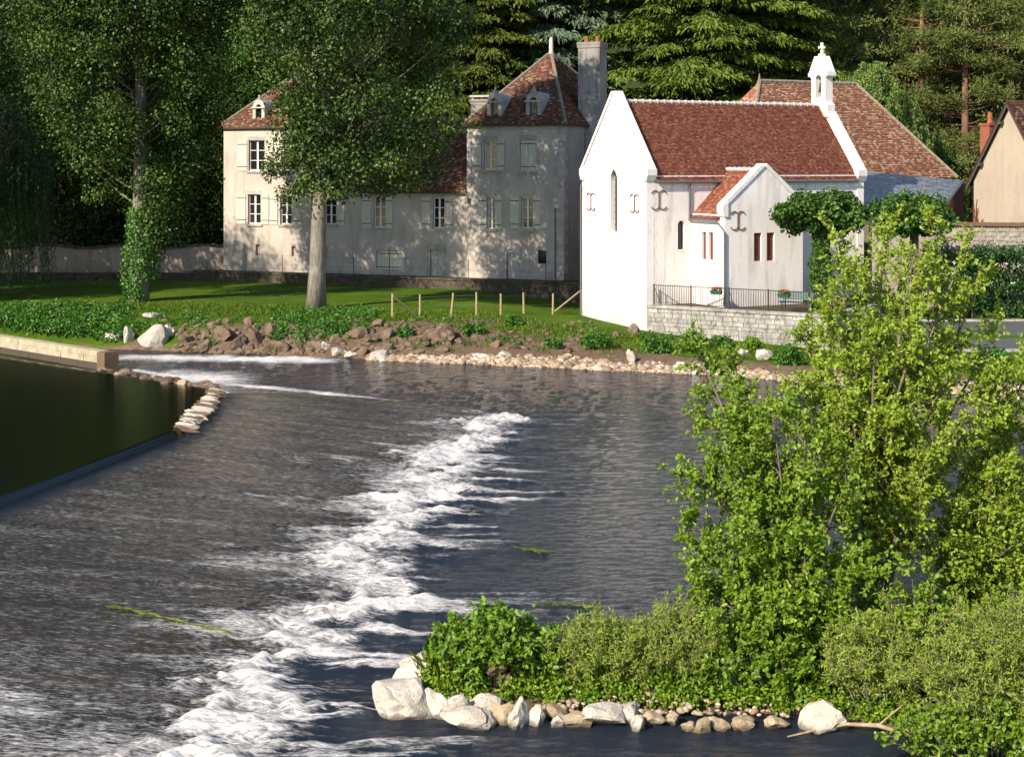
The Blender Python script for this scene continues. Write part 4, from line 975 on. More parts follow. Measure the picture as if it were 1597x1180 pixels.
for k in range(46):
    y = HW - abs(r_.gauss(0, 0.28)); x = -0.03 if r_.random() < 0.7 else r_.uniform(-0.02, 0.0); z0 = r_.uniform(0, 3.0); pts = []
    for j in range(6): pts.append((x, y, z0)); y += r_.uniform(-0.22, 0.2); y = min(y, HW + 0.02); z0 += r_.uniform(0.35, 0.9); z0 = min(z0, 6.4)
    m.tube(pts, r_.uniform(0.012, 0.035), 4)
m.build('stem', M['vine'], vn)

wa, wb = Vector((20.3, 90.4, 0)), Vector((36, 86.0, 0)); wd = (wb - wa)
sw = thing('courtyard_wall', 'tall grey rubble wall with tile coping behind the hedge', 'wall', (wa.x, wa.y, 0), math.atan2(wd.y, wd.x)); LWL = wd.length
m = MB(); m.box((0, 0, 0.6), (LWL, 0.45, 5.75)); m.build('wall_body', M['rubblewall'], sw)
cp = MB(); cp.prism([(0, -0.16, 0), (0, 0.61, 0), (0, 0.22, 0.2)], (0.3, 0, 0)); cpm = cp.mesh('coping_tile')
for k in range(int(LWL / 0.31)): obj('coping_tile', cpm, M['copingtile'], sw, (k * 0.31, 0, 5.75 + random.uniform(-0.015, 0.02)))
r_ = random.Random(9); vs = []
for j in range(9):
    for i in range(27):
        x = 4.6 + i * 0.42 + r_.uniform(-0.08, 0.08) + (0.2 if j % 2 else 0); z = 3.4 + j * 0.255
        if x > LWL - 0.4: continue
        q = MB(); w_, h_ = r_.uniform(0.28, 0.40), r_.uniform(0.17, 0.235); q.hexa([(x, -0.03 - r_.random() * 0.03, z), (x + w_, -0.03 - r_.random() * 0.03, z + r_.uniform(-.02, .02)), (x + w_, 0.02, z), (x, 0.02, z), (x + .02, -0.03 - r_.random() * 0.03, z + h_), (x + w_ - .02, -0.03 - r_.random() * 0.03, z + h_), (x + w_, 0.02, z + h_), (x, 0.02, z + h_)]); q.build('stone', M['rubblewall'], sw)

# ------------------------------------------------------------------ chapel terrace
A = Vector((cf.world(0.02, -0.02)[0], cf.world(0.02, -0.02)[1], 0)); E = Vector((15.45, 78.5, 0)); TZ = 1.8
td = (E - A); TL = td.length; ta = math.atan2(td.y, td.x)
tr = thing('terrace_wall', 'pale grey coursed stone retaining wall of the chapel terrace', 'wall', (A.x, A.y, 0), ta)
m = MB(); m.box((0.03, 0.035, -0.6), (TL - 0.03, 0.6, TZ - 0.14)); m.box((TL - 0.55, 0.6, -0.6), (TL - 0.035, 14, TZ - 0.14)); m.build('mortar_core', M['walljoint'], tr)
r_ = random.Random(4); z = -0.4; j = 0; smesh = []
for k in range(10):
    q = MB(); b = [r_.uniform(0.0, 0.035) for _ in range(8)]
    q.hexa([(b[0], -b[1] * .6, b[2]), (1 - b[3], -b[4] * .6, b[5]), (1, 1, 0), (0, 1, 0), (b[6], -b[7] * .6, 1 - b[0]), (1 - b[1], -b[2] * .6, 1 - b[3]), (1, 1, 1), (0, 1, 1)]); smesh.append(q.mesh('stone'))
while z < TZ - 0.18:
    h = min(r_.uniform(0.19, 0.29), TZ - 0.15 - z); x = 0.0
    while x < TL - 0.1:
        w_ = min(r_.uniform(0.26, 0.62), TL - x); g = 0.018
        obj('stone', r_.choice(smesh), M['wallstone'], tr, (x + g / 2, 0.0 + r_.uniform(-0.012, 0.012), z + g / 2), 0, (w_ - g, 0.06, h - g)); x += w_
    y = 0.0
    while y < 6:
        w_ = r_.uniform(0.3, 0.6); o = obj('stone', r_.choice(smesh), M['wallstone'], tr, (TL + r_.uniform(-0.01, 0.01), y + 0.01, z + 0.009), math.pi / 2, (w_ - 0.018, 0.06, h - 0.018)); y += w_
    z += h; j += 1
x = -0.02
while x < TL:
    w_ = min(r_.uniform(0.8, 1.3), TL + 0.05 - x); fbx('coping_stone', (x, -0.07, TZ - 0.14), (x + w_ - 0.015, 0.5, TZ), M['wallstone'], tr); x += w_
m = MB(); m.box((TL - 0.5, 0.5, TZ - 0.139), (TL + 0.06, 14, TZ - 0.001)); m.build('coping_stone', M['wallstone'], tr)
fl = MB(); P = [A, E, E + Vector((5.5, 13, 0)), Vector((cf.world(CL, 0.2)[0], cf.world(CL, 0.2)[1], 0)), Vector((*cf.world(0, 0.2), 0))]
fl.poly([(p.x, p.y, TZ - 0.03) for p in P]); tag(fl.build('terrace', M['soil']), 'gravelled chapel terrace behind the railing', 'terrace', kind='structure')
rl = thing('railing', 'thin dark iron railing along the chapel terrace', 'railing', (A.x, A.y, TZ), ta)
ra = MB(); ra.box((0.25, 0.135, 1.02), (TL - 0.02, 0.185, 1.06)); ra.build('top_rail', M['iron'], rl); ra = MB(); ra.box((0.25, 0.145, 0.12), (TL - 0.02, 0.175, 0.145)); ra.build('bottom_rail', M['iron'], rl)
bm_ = MB(); bm_.tube([(0, 0.16, 0.146), (0, 0.16, 1.02)], 0.014, 5); bmm = bm_.mesh('baluster'); pm_ = MB(); pm_.box((-0.03, 0.13, 0), (0.03, 0.19, 1.1)); pmm = pm_.mesh('post')
k = 0; x = 0.3
while x < TL:
    if k % 16 == 0: obj('post', pmm, M['iron'], rl, (x, 0, 0))
    else: obj('baluster', bmm, M['iron'], rl, (x, 0, 0))
    x += 0.135; k += 1
for xx in (0.3, 4.6):
    m = MB(); m.tube([(xx, 0.18, 0.95), (xx + 0.05, 0.75, 0.1)], 0.016, 5); m.build('stay', M['iron'], rl)
tfm = Frame((A.x, A.y), ta)
pl_lab = ['green flower box with red geraniums hung on the railing near the drainpipe', 'green flower box with red geraniums hung on the railing beside the bench']
def petals(parent, c, w, n, mat, size, name, seed):
    r = np.random.default_rng(seed); P = r.uniform(-1, 1, (n, 3)) * np.array(w) + np.array(c)
    leafmesh(name, P, r.normal(size=(n, 3)) + [0, 0, 0.4], r.normal(size=(n, 3)), size * r.uniform(0.6, 1.3, n), size * r.uniform(0.5, 1.0, n), r.random(n), M[mat], parent)
planters = [(tfm.x_at(1117), pl_lab[0]), (tfm.x_at(1222), pl_lab[1])]

# ------------------------------------------------------------------ foliage tools
def _unit(a):
    return a / np.maximum(np.linalg.norm(a, axis=1, keepdims=True), 1e-9)
def leafmesh(name, P, A, N, Ln, Wd, tint, mat, parent, fold=0.22, round_=False, droop=0.12):
    "one small folded leaf per point: axis A, face N"
    P = np.asarray(P, float); A = _unit(np.asarray(A, float)); Sd = _unit(np.cross(A, np.asarray(N, float))); N = np.cross(Sd, A)
    Ln = np.broadcast_to(np.asarray(Ln, float), (len(P),))[:, None]; Wd = np.broadcast_to(np.asarray(Wd, float), (len(P),))[:, None]
    n = len(P)
    if round_:
        f1, f2 = 0.26, 0.68
        V = np.stack([P, P + A * Ln * f1 - Sd * Wd * 0.46 + N * fold * Wd, P + A * Ln * f2 - Sd * Wd * 0.43 + N * fold * Wd * 0.8, P + A * Ln - N * droop * Ln,
                      P + A * Ln * f2 + Sd * Wd * 0.43 + N * fold * Wd * 0.8, P + A * Ln * f1 + Sd * Wd * 0.46 + N * fold * Wd], 1)
        b = np.arange(n)[:, None] * 6; Fc = np.concatenate([b + [0, 1, 2, 3], b + [0, 3, 4, 5]], 0)
    else:
        V = np.stack([P, P + A * Ln * 0.45 - Sd * Wd * 0.5 + N * fold * Wd, P + A * Ln - N * droop * Ln, P + A * Ln * 0.45 + Sd * Wd * 0.5 + N * fold * Wd], 1)
        b = np.arange(n)[:, None] * 4; Fc = np.concatenate([b + [0, 1, 2], b + [0, 2, 3]], 0)
    tint = np.clip(np.asarray(tint, float), 0, 1)
    me = raw_mesh(name, V.reshape(-1, 3), Fc, {'tint': ('FACE', np.concatenate([tint, tint]))})
    return obj(name, me, mat, parent)

def clump_leaves(C, R, per, r, flat=0.75, outward=0.7, up=0.35, shell=0.45, jit=0.55):
    "leaf bases, axes and faces spread through ellipsoidal clumps C (n,3) of radius R (n,)"
    k = len(C); n = k * per
    D = _unit(r.normal(size=(n, 3))); rad = shell + (1 - shell) * r.random(n) ** 0.6
    Cr = np.repeat(C, per, 0); Rr = np.repeat(R, per)[:, None]
    P = Cr + D * rad[:, None] * Rr * np.array([1, 1, flat])
    N = D * outward + r.normal(size=(n, 3)) * jit + np.array([0, 0, up])
    A = r.normal(size=(n, 3)) * 0.8 + D * 0.5 + np.array([0, 0, -0.35])
    return P, A, N

def bez(a, b, c, n):
    a, b, c = Vector(a), Vector(b), Vector(c)
    return [(a * (1 - t) ** 2 + b * 2 * t * (1 - t) + c * t * t) for t in np.linspace(0, 1, n)]

def broadleaf(name, label, base, env, nclump, rc, per, leaf, mat, bark, seed, cat='tree', group=None, trunk_r=0.4, lean=(0, 0), zt=None, tint=(0.5, 0.25), branches=40, flat=0.75, fill=0.55, root=None, gaps=0.0, outward=0.7, jit=0.55, gapz=99.0):
    """env: list of (z above base, radius, x offset, y offset) describing the crown's outline; the crown is made of leaf clumps
    hung on limbs that spring from a tapered trunk"""
    r = np.random.default_rng(seed); t = root or thing(name, label, cat, base, 0, group)
    zs = np.array([e[0] for e in env], float); Rs = np.array([e[1] for e in env]); xo = np.array([e[2] for e in env]); yo = np.array([e[3] for e in env])
    wts = Rs ** 1.4 + 0.02; cdf_z = np.linspace(zs[0], zs[-1], 200); pz = np.interp(cdf_z, zs, wts); pz = pz / pz.sum()
    z = r.choice(cdf_z, nclump, p=pz) + r.uniform(-0.1, 0.1, nclump); a = r.uniform(0, 2 * np.pi, nclump); q = fill + (1 - fill) * r.random(nclump) ** 0.7
    lob = 0.78 + 0.32 * vnoise(a * 1.1 + seed, z * 0.28, seed)
    R = np.interp(z, zs, Rs) * q * lob
    C = np.stack([np.interp(z, zs, xo) + np.cos(a) * R, np.interp(z, zs, yo) + np.sin(a) * R, z], 1)
    RC = rc * r.uniform(0.6, 1.25, nclump)
    if gaps > 0:
        keep = vnoise(C[:, 0] * 0.55 + 31, C[:, 2] * 0.55 + C[:, 1] * 0.4, seed + 3) > gaps * np.interp(C[:, 2], [gapz, gapz + 3], [1.0, 0.1]); C = C[keep]; RC = RC[keep]
    P, A, N = clump_leaves(C, RC, per, r, flat, outward, jit=jit)
    n = len(P); ct = np.repeat(r.normal(tint[0], tint[1] * 0.6, len(C)), per)
    leafmesh('crown', P, A, N, leaf * r.uniform(0.7, 1.25, n), leaf * r.uniform(0.6, 0.95, n), ct + r.normal(0, tint[1] * 0.7, n), M[mat], t)
    m = MB(); top = zt or zs[-1] * 0.92
    tp = []; tr_ = []
    for k in range(12):
        f = k / 11; zz = f * top; fx = np.interp(zz, zs, xo) if zz > zs[0] else 0
        w = min(1.0, f * 1.3); tp.append((lean[0] * f + np.interp(max(zz, zs[0]), zs, xo) * w * 0.4 + math.sin(k * 1.3 + seed) * trunk_r * 0.25 * f, lean[1] * f + np.interp(max(zz, zs[0]), zs, yo) * w * 0.8, zz - 0.15 if k == 0 else zz))
        tr_.append(trunk_r * (1.28 if k == 0 else 1.0) * (1 - 0.86 * f ** 1.1))
    m.tube(tp, tr_, 10)
    for k in r.permutation(len(C))[:branches]:
        c = C[k]; zz = max(min(c[2] - np.hypot(c[0], c[1]) * 0.75, top * 0.95), zs[0] * 0.9 if zs[0] > 1.5 else 0.4)
        f = zz / top; o = Vector((np.interp(f, np.linspace(0, 1, 12), [p[0] for p in tp]), np.interp(f, np.linspace(0, 1, 12), [p[1] for p in tp]), zz))
        mid = (o + Vector(c)) / 2 + Vector((0, 0, -0.08 * (Vector(c) - o).length)); rr = trunk_r * 0.2 * (1 - 0.7 * f)
        m.tube(bez(o, mid, c, 5), [rr, rr * .8, rr * .6, rr * .4, rr * .15], 5)
    m.build('trunk', M[bark], t, True)
    return t

# planters
for i, (xx, lab) in enumerate(planters):
    t = thing('flower_box', lab, 'flower box', (*tfm.world(xx, 0.0), TZ), ta, 'flower boxes on the railing')
    m = MB(); m.hexa([(-0.27, -0.06, 0.72), (0.27, -0.06, 0.72), (0.27, 0.11, 0.72), (-0.27, 0.11, 0.72), (-0.31, -0.09, 0.92), (0.31, -0.09, 0.92), (0.31, 0.13, 0.92), (-0.31, 0.13, 0.92)]); m.build('box', M['green_paint'], t)
    petals(t, (0, 0.02, 0.98), (0.3, 0.12, 0.1), 160, 'lf_pollard', 0.08, 'leaves', 40 + i); petals(t, (0.08, 0.0, 1.05), (0.2, 0.12, 0.07), 90, 'flower_red', 0.07, 'flowers', 50 + i)
# bench
bx_ = tfm.x_at(1240, 1.3); bt = thing('bench', 'dark green slatted bench on the chapel terrace behind the railing', 'bench', (*tfm.world(bx_, 1.3), TZ - 0.03), ta)
for k in range(4): fbx('seat_slat', (-0.85, -0.22 + k * 0.115, 0.43), (0.85, -0.22 + k * 0.115 + 0.095, 0.465), M['green_paint'], bt)
for k in range(3):
    m = MB(); y = 0.27 + k * 0.03; z = 0.55 + k * 0.13; m.hexa([(-0.85, y, z), (0.85, y, z), (0.85, y + 0.03, z), (-0.85, y + 0.03, z), (-0.85, y + 0.025, z + 0.11), (0.85, y + 0.025, z + 0.11), (0.85, y + 0.055, z + 0.11), (-0.85, y + 0.055, z + 0.11)]); m.build('back_slat', M['green_paint'], bt)
for x in (-0.65, 0.65):
    m = MB(); m.tube([(x, -0.2, 0), (x, -0.16, 0.41), (x, 0.2, 0.41)], 0.028, 6); m.build('leg', M['iron'], bt); m = MB(); m.tube([(x, 0.32, 0), (x, 0.24, 0.42), (x, 0.38, 0.95)], 0.028, 6); m.build('leg', M['iron'], bt)

# ------------------------------------------------------------------ poplars on the bank
p1 = hit(216, 470); p2 = hit(493, 481)
pop1 = broadleaf('poplar', 'tall dark poplar with ivy clad trunk on the bank at left', p1,
    [(2.4, 1.0, 0.0, 0), (3.8, 2.2, 0.3, 0), (5.5, 2.6, 0.1, 0), (7.5, 3.5, 0.0, 0), (9.5, 4.6, -0.2, 0), (11.5, 5.4, -0.4, 0), (14, 6.0, -0.8, 0), (18, 6.6, -1.0, 0), (22, 6.0, 0, 0), (27, 3.5, 0, 0), (29, 1, 0, 0)],
    860, 1.25, 165, 0.185, 'lf_poplar', 'bark_poplar', 101, trunk_r=0.5, zt=27, branches=60, lean=(0.5, 0), fill=0.42, gaps=0.30, gapz=14.5, outward=1.2, jit=0.36, tint=(0.42, 0.5))
pop2 = broadleaf('poplar', 'tall dark poplar with bare pale trunk on the lawn before the manor', p2,
    [(6.4, 2.2, 1.6, 0.0), (7.6, 4.3, 2.3, 0), (9.5, 4.9, 2.4, 0), (12, 5.6, 2.6, 0), (16, 6.6, 2.4, 0), (21, 6.4, 1.8, 0), (26, 4.6, 0.8, 0), (29, 1, 0.4, 0)],
    780, 1.25, 165, 0.185, 'lf_poplar', 'bark_poplar', 103, trunk_r=0.46, zt=26, branches=60, fill=0.42, gaps=0.30, gapz=14.5, outward=1.2, jit=0.36, tint=(0.42, 0.5))
# low hanging sprays left of the bare trunk
r = np.random.default_rng(5)
C = np.stack([r.uniform(-2.7, -0.3, 26), r.uniform(-0.8, 0.8, 26), r.uniform(5.4, 8.2, 26)], 1); C[:, 2] += -C[:, 0] * 0.1
P, A, N = clump_leaves(C, r.uniform(0.3, 0.55, 26), 70, r, 1.1); o = leafmesh('low_spray', P, A, N, 0.15, 0.12, r.random(len(P)), M['lf_poplar'], pop2)
m = MB()
for c in C[::2]: m.tube(bez((0, 0, 8.5 + c[2] * 0.08), (c[0] * 0.5, c[1], c[2] + 1.5), c, 5), [0.05, 0.04, 0.03, 0.02, 0.01], 4)
m.build('low_branch', M['bark_poplar'], pop2)
# ivy sleeve of the left poplar
r = np.random.default_rng(6); n = 5200; zz = r.uniform(0.05, 5.4, n); aa = r.uniform(0, 6.283, n); rr = 0.56 + 0.34 * vnoise(aa * 1.4, zz * 1.1, 4) + r.normal(0, 0.08, n); rr *= np.interp(zz, [0, 0.5, 1.2, 4, 5.4], [0.75, 0.95, 1.15, 1.15, 1.0])
keep = ~((zz < 1.3) & (np.cos(aa - 0.2) > 0.25)); zz, aa, rr = zz[keep], aa[keep], rr[keep]; n = len(zz)
D = np.stack([np.cos(aa), np.sin(aa), np.zeros(n)], 1); P = D * rr[:, None] + np.stack([0.12 * zz * 0.4, 0 * zz, zz], 1)
iv = thing('ivy', 'bright green ivy sleeve around the left poplar trunk', 'ivy', p1); leafmesh('leaves', P, r.normal(size=(n, 3)) + [0, 0, -0.6], D + r.normal(size=(n, 3)) * 0.5, 0.16, 0.15, r.random(n), M['lf_ivy'], iv)
m = MB()
for k in range(7): a = k * 0.9; m.tube([(0.55 * math.cos(a + j * .2), 0.55 * math.sin(a + j * .2), j * 0.8) for j in range(7)], 0.035, 4)
m.build('stem', M['bark_alder'], iv)
for i, (px, py, R) in enumerate(((625, 55, 0.62), (650, 52, 0.45), (566, 113, 0.6))):
    c = PX(px, py, p2.y - 2.5 + i * 0.6); r = np.random.default_rng(60 + i); n = 900; D = _unit(r.normal(size=(n, 3))); P = D * (R * (0.35 + 0.65 * r.random(n) ** 0.5))[:, None]
    t = thing('mistletoe', ['round olive mistletoe ball high in the right poplar, uppermost', 'smaller mistletoe ball touching the uppermost one in the right poplar', 'olive mistletoe ball in the middle of the right poplar crown'][i], 'mistletoe', c, 0, 'mistletoe balls in the right poplar')
    leafmesh('leaves', P, D + r.normal(size=(n, 3)) * 0.4, r.normal(size=(n, 3)), 0.13, 0.05, r.random(n), M['lf_mistletoe'], t)
    m = MB()
    for k in range(14): d = Vector(D[k]); m.tube([d * 0.05, d * R * 0.9], [0.015, 0.006], 4)
    m.tube([(0, 0, 0), (0.2, 1.2, -0.4), (-0.5, 2.6, -1.0)], 0.03, 5); m.build('twigs', M['bark_alder'], t)

# weeping willow at the left edge
wp = hit(-25, 462); r = np.random.default_rng(8)
wt = thing('weeping_willow', 'dark weeping willow hanging down at the left edge', 'tree', wp)
PP = []; AA = []; m = MB(); m.tube([(0, 0, -0.1), (0.2, 0, 4), (0.1, 0, 9), (0.3, 0, 15)], [0.6, 0.45, 0.33, 0.15], 9)
for k in range(520):
    a = r.uniform(0, 6.283); R = 4.3 * math.sqrt(r.random()) ; z1 = 5 + (1 - R / 6) * 11 * r.uniform(0.55, 1); z0 = max(0.6, z1 - r.uniform(3.5, 9)); x, y = math.cos(a) * R, math.sin(a) * R
    nn = int((z1 - z0) / 0.075); zz = np.linspace(z1, z0, nn); sw_ = np.sin(zz * 0.8 + a) * 0.12
    PP.append(np.stack([x + sw_ + r.normal(0, .03, nn), y + r.normal(0, .06, nn), zz], 1)); AA.append(np.stack([r.normal(0, .5, nn), r.normal(0, .5, nn), -np.ones(nn)], 1))
    if k % 9 == 0: m.tube(bez((0.2, 0, z1 * 0.55), (x * 0.5, y * 0.5, z1 + 1), (x, y, z1), 5), [0.1, 0.08, 0.06, 0.04, 0.02], 5)
P = np.concatenate(PP); A = np.concatenate(AA); n = len(P)
leafmesh('crown', P, A, r.normal(size=(n, 3)), 0.2, 0.055, r.random(n), M['lf_willow'], wt); m.build('trunk', M['bark_dark'], wt, True)

# ------------------------------------------------------------------ trees on the hill behind
def gtree(px, Y): x = (px - CX) * Y / F; return Vector((x, Y, gz(x, Y)))
ROUND = [(3, 2.0, 0, 0), (6, 4.4, 0, 0), (11, 5.6, 0, 0), (17, 5.4, 0, 0), (22, 3.8, 0, 0), (25, 1.2, 0, 0)]
LOW = [(0.8, 2.6, 0, 0), (3, 4.2, 0, 0), (7, 4.8, 0, 0), (11, 4.2, 0, 0), (15, 2.6, 0, 0), (17, 0.8, 0, 0)]
GRP = 'trees of the wood behind the houses'
protos = {}
def copy_tree(src, loc, rot, sc, label):
    o = src.copy(); COL.objects.link(o); o.location = loc; o.rotation_euler = (0, 0, rot); o.scale = (sc, sc, sc); o['label'] = label
    for c in src.children:
        d = c.copy(); COL.objects.link(d); d.parent = o
    return o
def place(kind, px, Y, rot, sc, label, dz=0.0):
    loc = gtree(px, Y); loc.z += dz
    if kind not in protos:
        protos[kind] = builders[kind](label, loc); o = protos[kind]; o.rotation_euler = (0, 0, rot); o.scale = (sc, sc, sc); return o
    return copy_tree(protos[kind], loc, rot, sc, label)

def conifer_plates(name, label, base, height, z0, rad, nbr, mat, bark, seed, droop=0.25, blade=0.5, width=0.13, dens=1.0, top=0.25, lift=0.15, span=0.34, trunk_r=0.5):
    "tiers of spreading boughs, each a drooping fan of narrow sprays"
    r = np.random.default_rng(seed); t = thing(name, label, 'tree', base, 0, GRP); m = MB(); m.tube([(0, 0, -0.3), (0.1, 0, height * 0.4), (0, 0.1, height)], [trunk_r, trunk_r * 0.7, 0.08], 9)
    PP, AA, NN, TT = [], [], [], []
    for b in range(nbr):
        f = (b + r.random()) / nbr; z = z0 + (height - z0) * f; Lb = rad * (1 - (1 - top) * f ** 1.3) * r.uniform(0.7, 1.12); a = b * 2.399 + r.uniform(-0.3, 0.3)
        d = np.array([math.cos(a), math.sin(a), 0]); s = np.array([-d[1], d[0], 0]); up0 = lift * r.uniform(0.5, 1.5)
        n = int(300 * dens * (Lb / rad + 0.15)); u = r.random(n) ** 0.75 * 0.85 + 0.15; zc = lambda u: up0 * Lb * u - droop * Lb * u ** 2.2
        lat = r.uniform(-1, 1, n); wd = span * Lb * np.sqrt(np.clip(u * (1.12 - u) * 2.6, 0.02, 1))
        lobes = 0.65 + 0.35 * np.sign(np.sin(u * 26 + b)) * np.abs(lat)
        Pz = z + zc(u) - 0.30 * (np.abs(lat) ** 1.6) * wd * 0.8 + r.normal(0, 0.07, n)
        P = d * (u * Lb)[:, None] + s * (lat * wd * lobes)[:, None]; P[:, 2] = Pz
        A = d * (0.8) + s * (lat * 1.0)[:, None] + np.array([0, 0, -0.35]) + r.normal(0, 0.28, (n, 3))
        PP.append(P); AA.append(A); NN.append(np.array([0, 0, 1.0]) + r.normal(0, 0.35, (n, 3))); TT.append(np.full(n, r.normal(0.5, 0.15)) + r.normal(0, 0.2, n))
        up = [(d[0] * Lb * q, d[1] * Lb * q, z + zc(q) - 0.05) for q in (0, 0.3, 0.6, 0.9)]; rr = trunk_r * 0.22 * (Lb / rad)
        m.tube(up, [rr, rr * .7, rr * .45, rr * .15], 5)
    P = np.concatenate(PP); n = len(P)
    leafmesh('crown', P, np.concatenate(AA), np.concatenate(NN), blade * r.uniform(0.6, 1.3, n), width * r.uniform(0.7, 1.3, n), np.concatenate(TT), M[mat], t, fold=0.1, droop=0.3)
    m.build('trunk', M[bark], t, True); return t

def pine(label, base, seed=1, height=25, rad=4.2, ntuft=720, name='pine_tree'):
    r = np.random.default_rng(seed); t = thing(name, label, 'tree', base, 0, GRP); m = MB(); m.tube([(0, 0, -0.3), (0.15, 0.1, height * 0.5), (0, 0, height)], [0.36, 0.27, 0.06], 8)
    f = r.random(ntuft) ** 0.8; z = 4 + (height - 4) * f; R = rad * np.interp(f, [0, .25, .6, 1], [0.75, 1.0, 0.9, 0.15]) * (0.3 + 0.7 * r.random(ntuft) ** 0.6); a = r.uniform(0, 6.283, ntuft)
    R *= 0.7 + 0.5 * vnoise(a * 1.3, z * 0.45, seed)
    C = np.stack([np.cos(a) * R, np.sin(a) * R, z], 1); nb = ntuft // 8; Bc = C[:nb]; C = np.repeat(Bc, 8, 0) + r.normal(size=(nb * 8, 3)) * [0.62, 0.62, 0.26]; ntuft = nb * 8; per = 44; n = ntuft * per
    D = _unit(r.normal(size=(n, 3)) + [0, 0, 0.45]); Cr = np.repeat(C, per, 0); P = Cr + D * (r.uniform(0.05, 0.62, n) * np.repeat(r.uniform(0.7, 1.3, ntuft), per))[:, None] * [1, 1, 0.7]
    leafmesh('crown', P, D + r.normal(size=(n, 3)) * 0.45, r.normal(size=(n, 3)) + [0, 0, 0.6], 0.34 * r.uniform(0.6, 1.2, n), 0.085, np.repeat(np.repeat(r.normal(0.5, 0.28, nb), 8), per) + r.normal(0, 0.16, n), M['lf_pine'], t, fold=0.05)
    for k in range(0, ntuft, 4): c = C[k]; m.tube(bez((0, 0, max(c[2] - 0.5, 1)), (c[0] * .5, c[1] * .5, c[2] - 0.5), c, 4), [0.06, 0.05, 0.035, 0.012], 4)
    m.build('trunk', M['bark_pine'], t, True); return t

builders = {
    'dark_a': lambda l, b: broadleaf('broadleaf_tree', l, b, ROUND, 420, 1.15, 65, 0.25, 'lf_dark', 'bark_dark', 201, group=GRP, trunk_r=0.42, fill=0.3),
    'dark_b': lambda l, b: broadleaf('broadleaf_tree', l, b, LOW, 300, 1.1, 60, 0.22, 'lf_dark', 'bark_dark', 202, group=GRP, trunk_r=0.32, fill=0.3),
    'mid_a': lambda l, b: broadleaf('broadleaf_tree', l, b, ROUND, 420, 1.1, 65, 0.24, 'lf_mid', 'bark_dark', 203, group=GRP, trunk_r=0.38, fill=0.3),
    'mid_b': lambda l, b: broadleaf('broadleaf_tree', l, b, LOW, 280, 1.0, 60, 0.2, 'lf_mid', 'bark_dark', 204, group=GRP, trunk_r=0.3, fill=0.3),
    'olive': lambda l, b: conifer_plates('larch_tree', l, b, 25, 2.0, 4.8, 170, 'lf_olive', 'bark_pine', 205, 0.36, 0.42, 0.15, 1.7, 0.3, 0.25, 0.42, 0.34),
    'blue': lambda l, b: conifer_plates('blue_cedar', l, b, 27, 3.0, 6.2, 140, 'lf_blue', 'bark_dark', 206, 0.34, 0.5, 0.14, 1.9, 0.35, 0.22, 0.4, 0.45),
    'pine_a': lambda l, b: pine(l, b, 207), 'pine_b': lambda l, b: pine(l, b, 208, 23, 5.0, 800),
}
conifer_plates('cedar_tree', 'wide green cedar with tiered drooping boughs behind the chapel roof', gtree(1105, 119), 40, 3.0, 12.5, 230, 'lf_cedar', 'bark_dark', 210, 0.30, 0.55, 0.15, 2.7, 0.35, 0.2, 0.27, 0.7)
place('blue', 866, 121, 0.4, 1.15, 'bluish cedar with drooping sprays above the pavilion roof')
place('olive', 762, 118, 0.2, 1.15, 'yellow green larch left of the pavilion roof tip'); place('olive', 812, 123, 1.6, 1.2, 'yellow green larch just left of the bluish cedar, behind'); place('olive', 715, 124, 2.6, 1.2, 'dim yellow green larch above the middle chimney')
place('dark_a', 640, 121, 0, 1.0, 'dark broadleaf tree behind the middle wing of the manor'); place('dark_a', 560, 124, 1.1, 1.05, 'dark broadleaf tree behind the right poplar'); place('dark_a', 470, 126, 2.3, 1.1, 'dark broadleaf tree behind the manor, between the poplars')
place('dark_b', 692, 119, 0.5, 0.9, 'low dark tree directly behind the middle chimney of the manor')
place('mid_b', 365, 119, 0.3, 1.05, 'lighter green tree behind the left corner of the manor')
place('dark_b', 310, 116, 1.3, 1.0, 'dark shrubby tree over the garden wall beside the manor corner'); place('dark_b', 245, 116, 2.1, 1.05, 'dark shrubby tree over the garden wall right of the ivy clad trunk'); place('dark_b', 165, 116, 0.7, 1.05, 'dark shrubby tree over the garden wall left of the ivy clad trunk'); place('dark_b', 95, 116, 3.0, 1.0, 'dark shrubby tree over the left end of the garden wall'); place('dark_b', 25, 117, 4.0, 1.1, 'dark shrubby tree behind the weeping willow')
for px, Y, ro, l in ((-30, 128, 0, 'tall dark tree at the far left edge, behind the willow'), (60, 125, 1, 'tall dark tree behind the left poplar, left side'), (150, 128, 2, 'tall dark tree directly behind the left poplar'), (240, 125, 3, 'tall dark tree behind the left poplar, right side'), (325, 128, 4, 'tall dark tree left of the manor roof'), (405, 132, 5, 'tall dark tree above the left pavilion roof')): place('dark_a', px, Y, ro, 1.05, l)
place('mid_a', 705, 128, 0, 0.95, 'brighter green tree above the middle wing roof'); place('mid_a', 610, 140, 2, 1.0, 'bright tree high behind the middle wing')
for i, (px, Y, k, sc, l) in enumerate(((1300, 122, 'pine_a', 1.0, 'dark pine directly behind the bellcote'), (1375, 128, 'pine_b', 1.0, 'dark pine behind the birch'), (1440, 122, 'pine_a', 1.0, 'dark pine right of the birch'), (1505, 120, 'pine_b', 1.0, 'reddish trunked pine left of the brick chimney'), (1570, 126, 'pine_a', 1.05, 'dark pine above the gabled house'), (1630, 121, 'pine_b', 1.0, 'dark pine at the far right edge'), (1340, 136, 'pine_b', 1.15, 'dark pine high on the hill behind the birch, left'), (1475, 138, 'pine_a', 1.2, 'dark pine high on the hill above the hipped roof end'), (1545, 140, 'pine_b', 1.2, 'dark pine high on the hill above the brick chimney'), (1255, 134, 'pine_a', 1.1, 'dark pine between cedar and bellcote'))): place(k, px, Y, i * 1.3, sc, l)
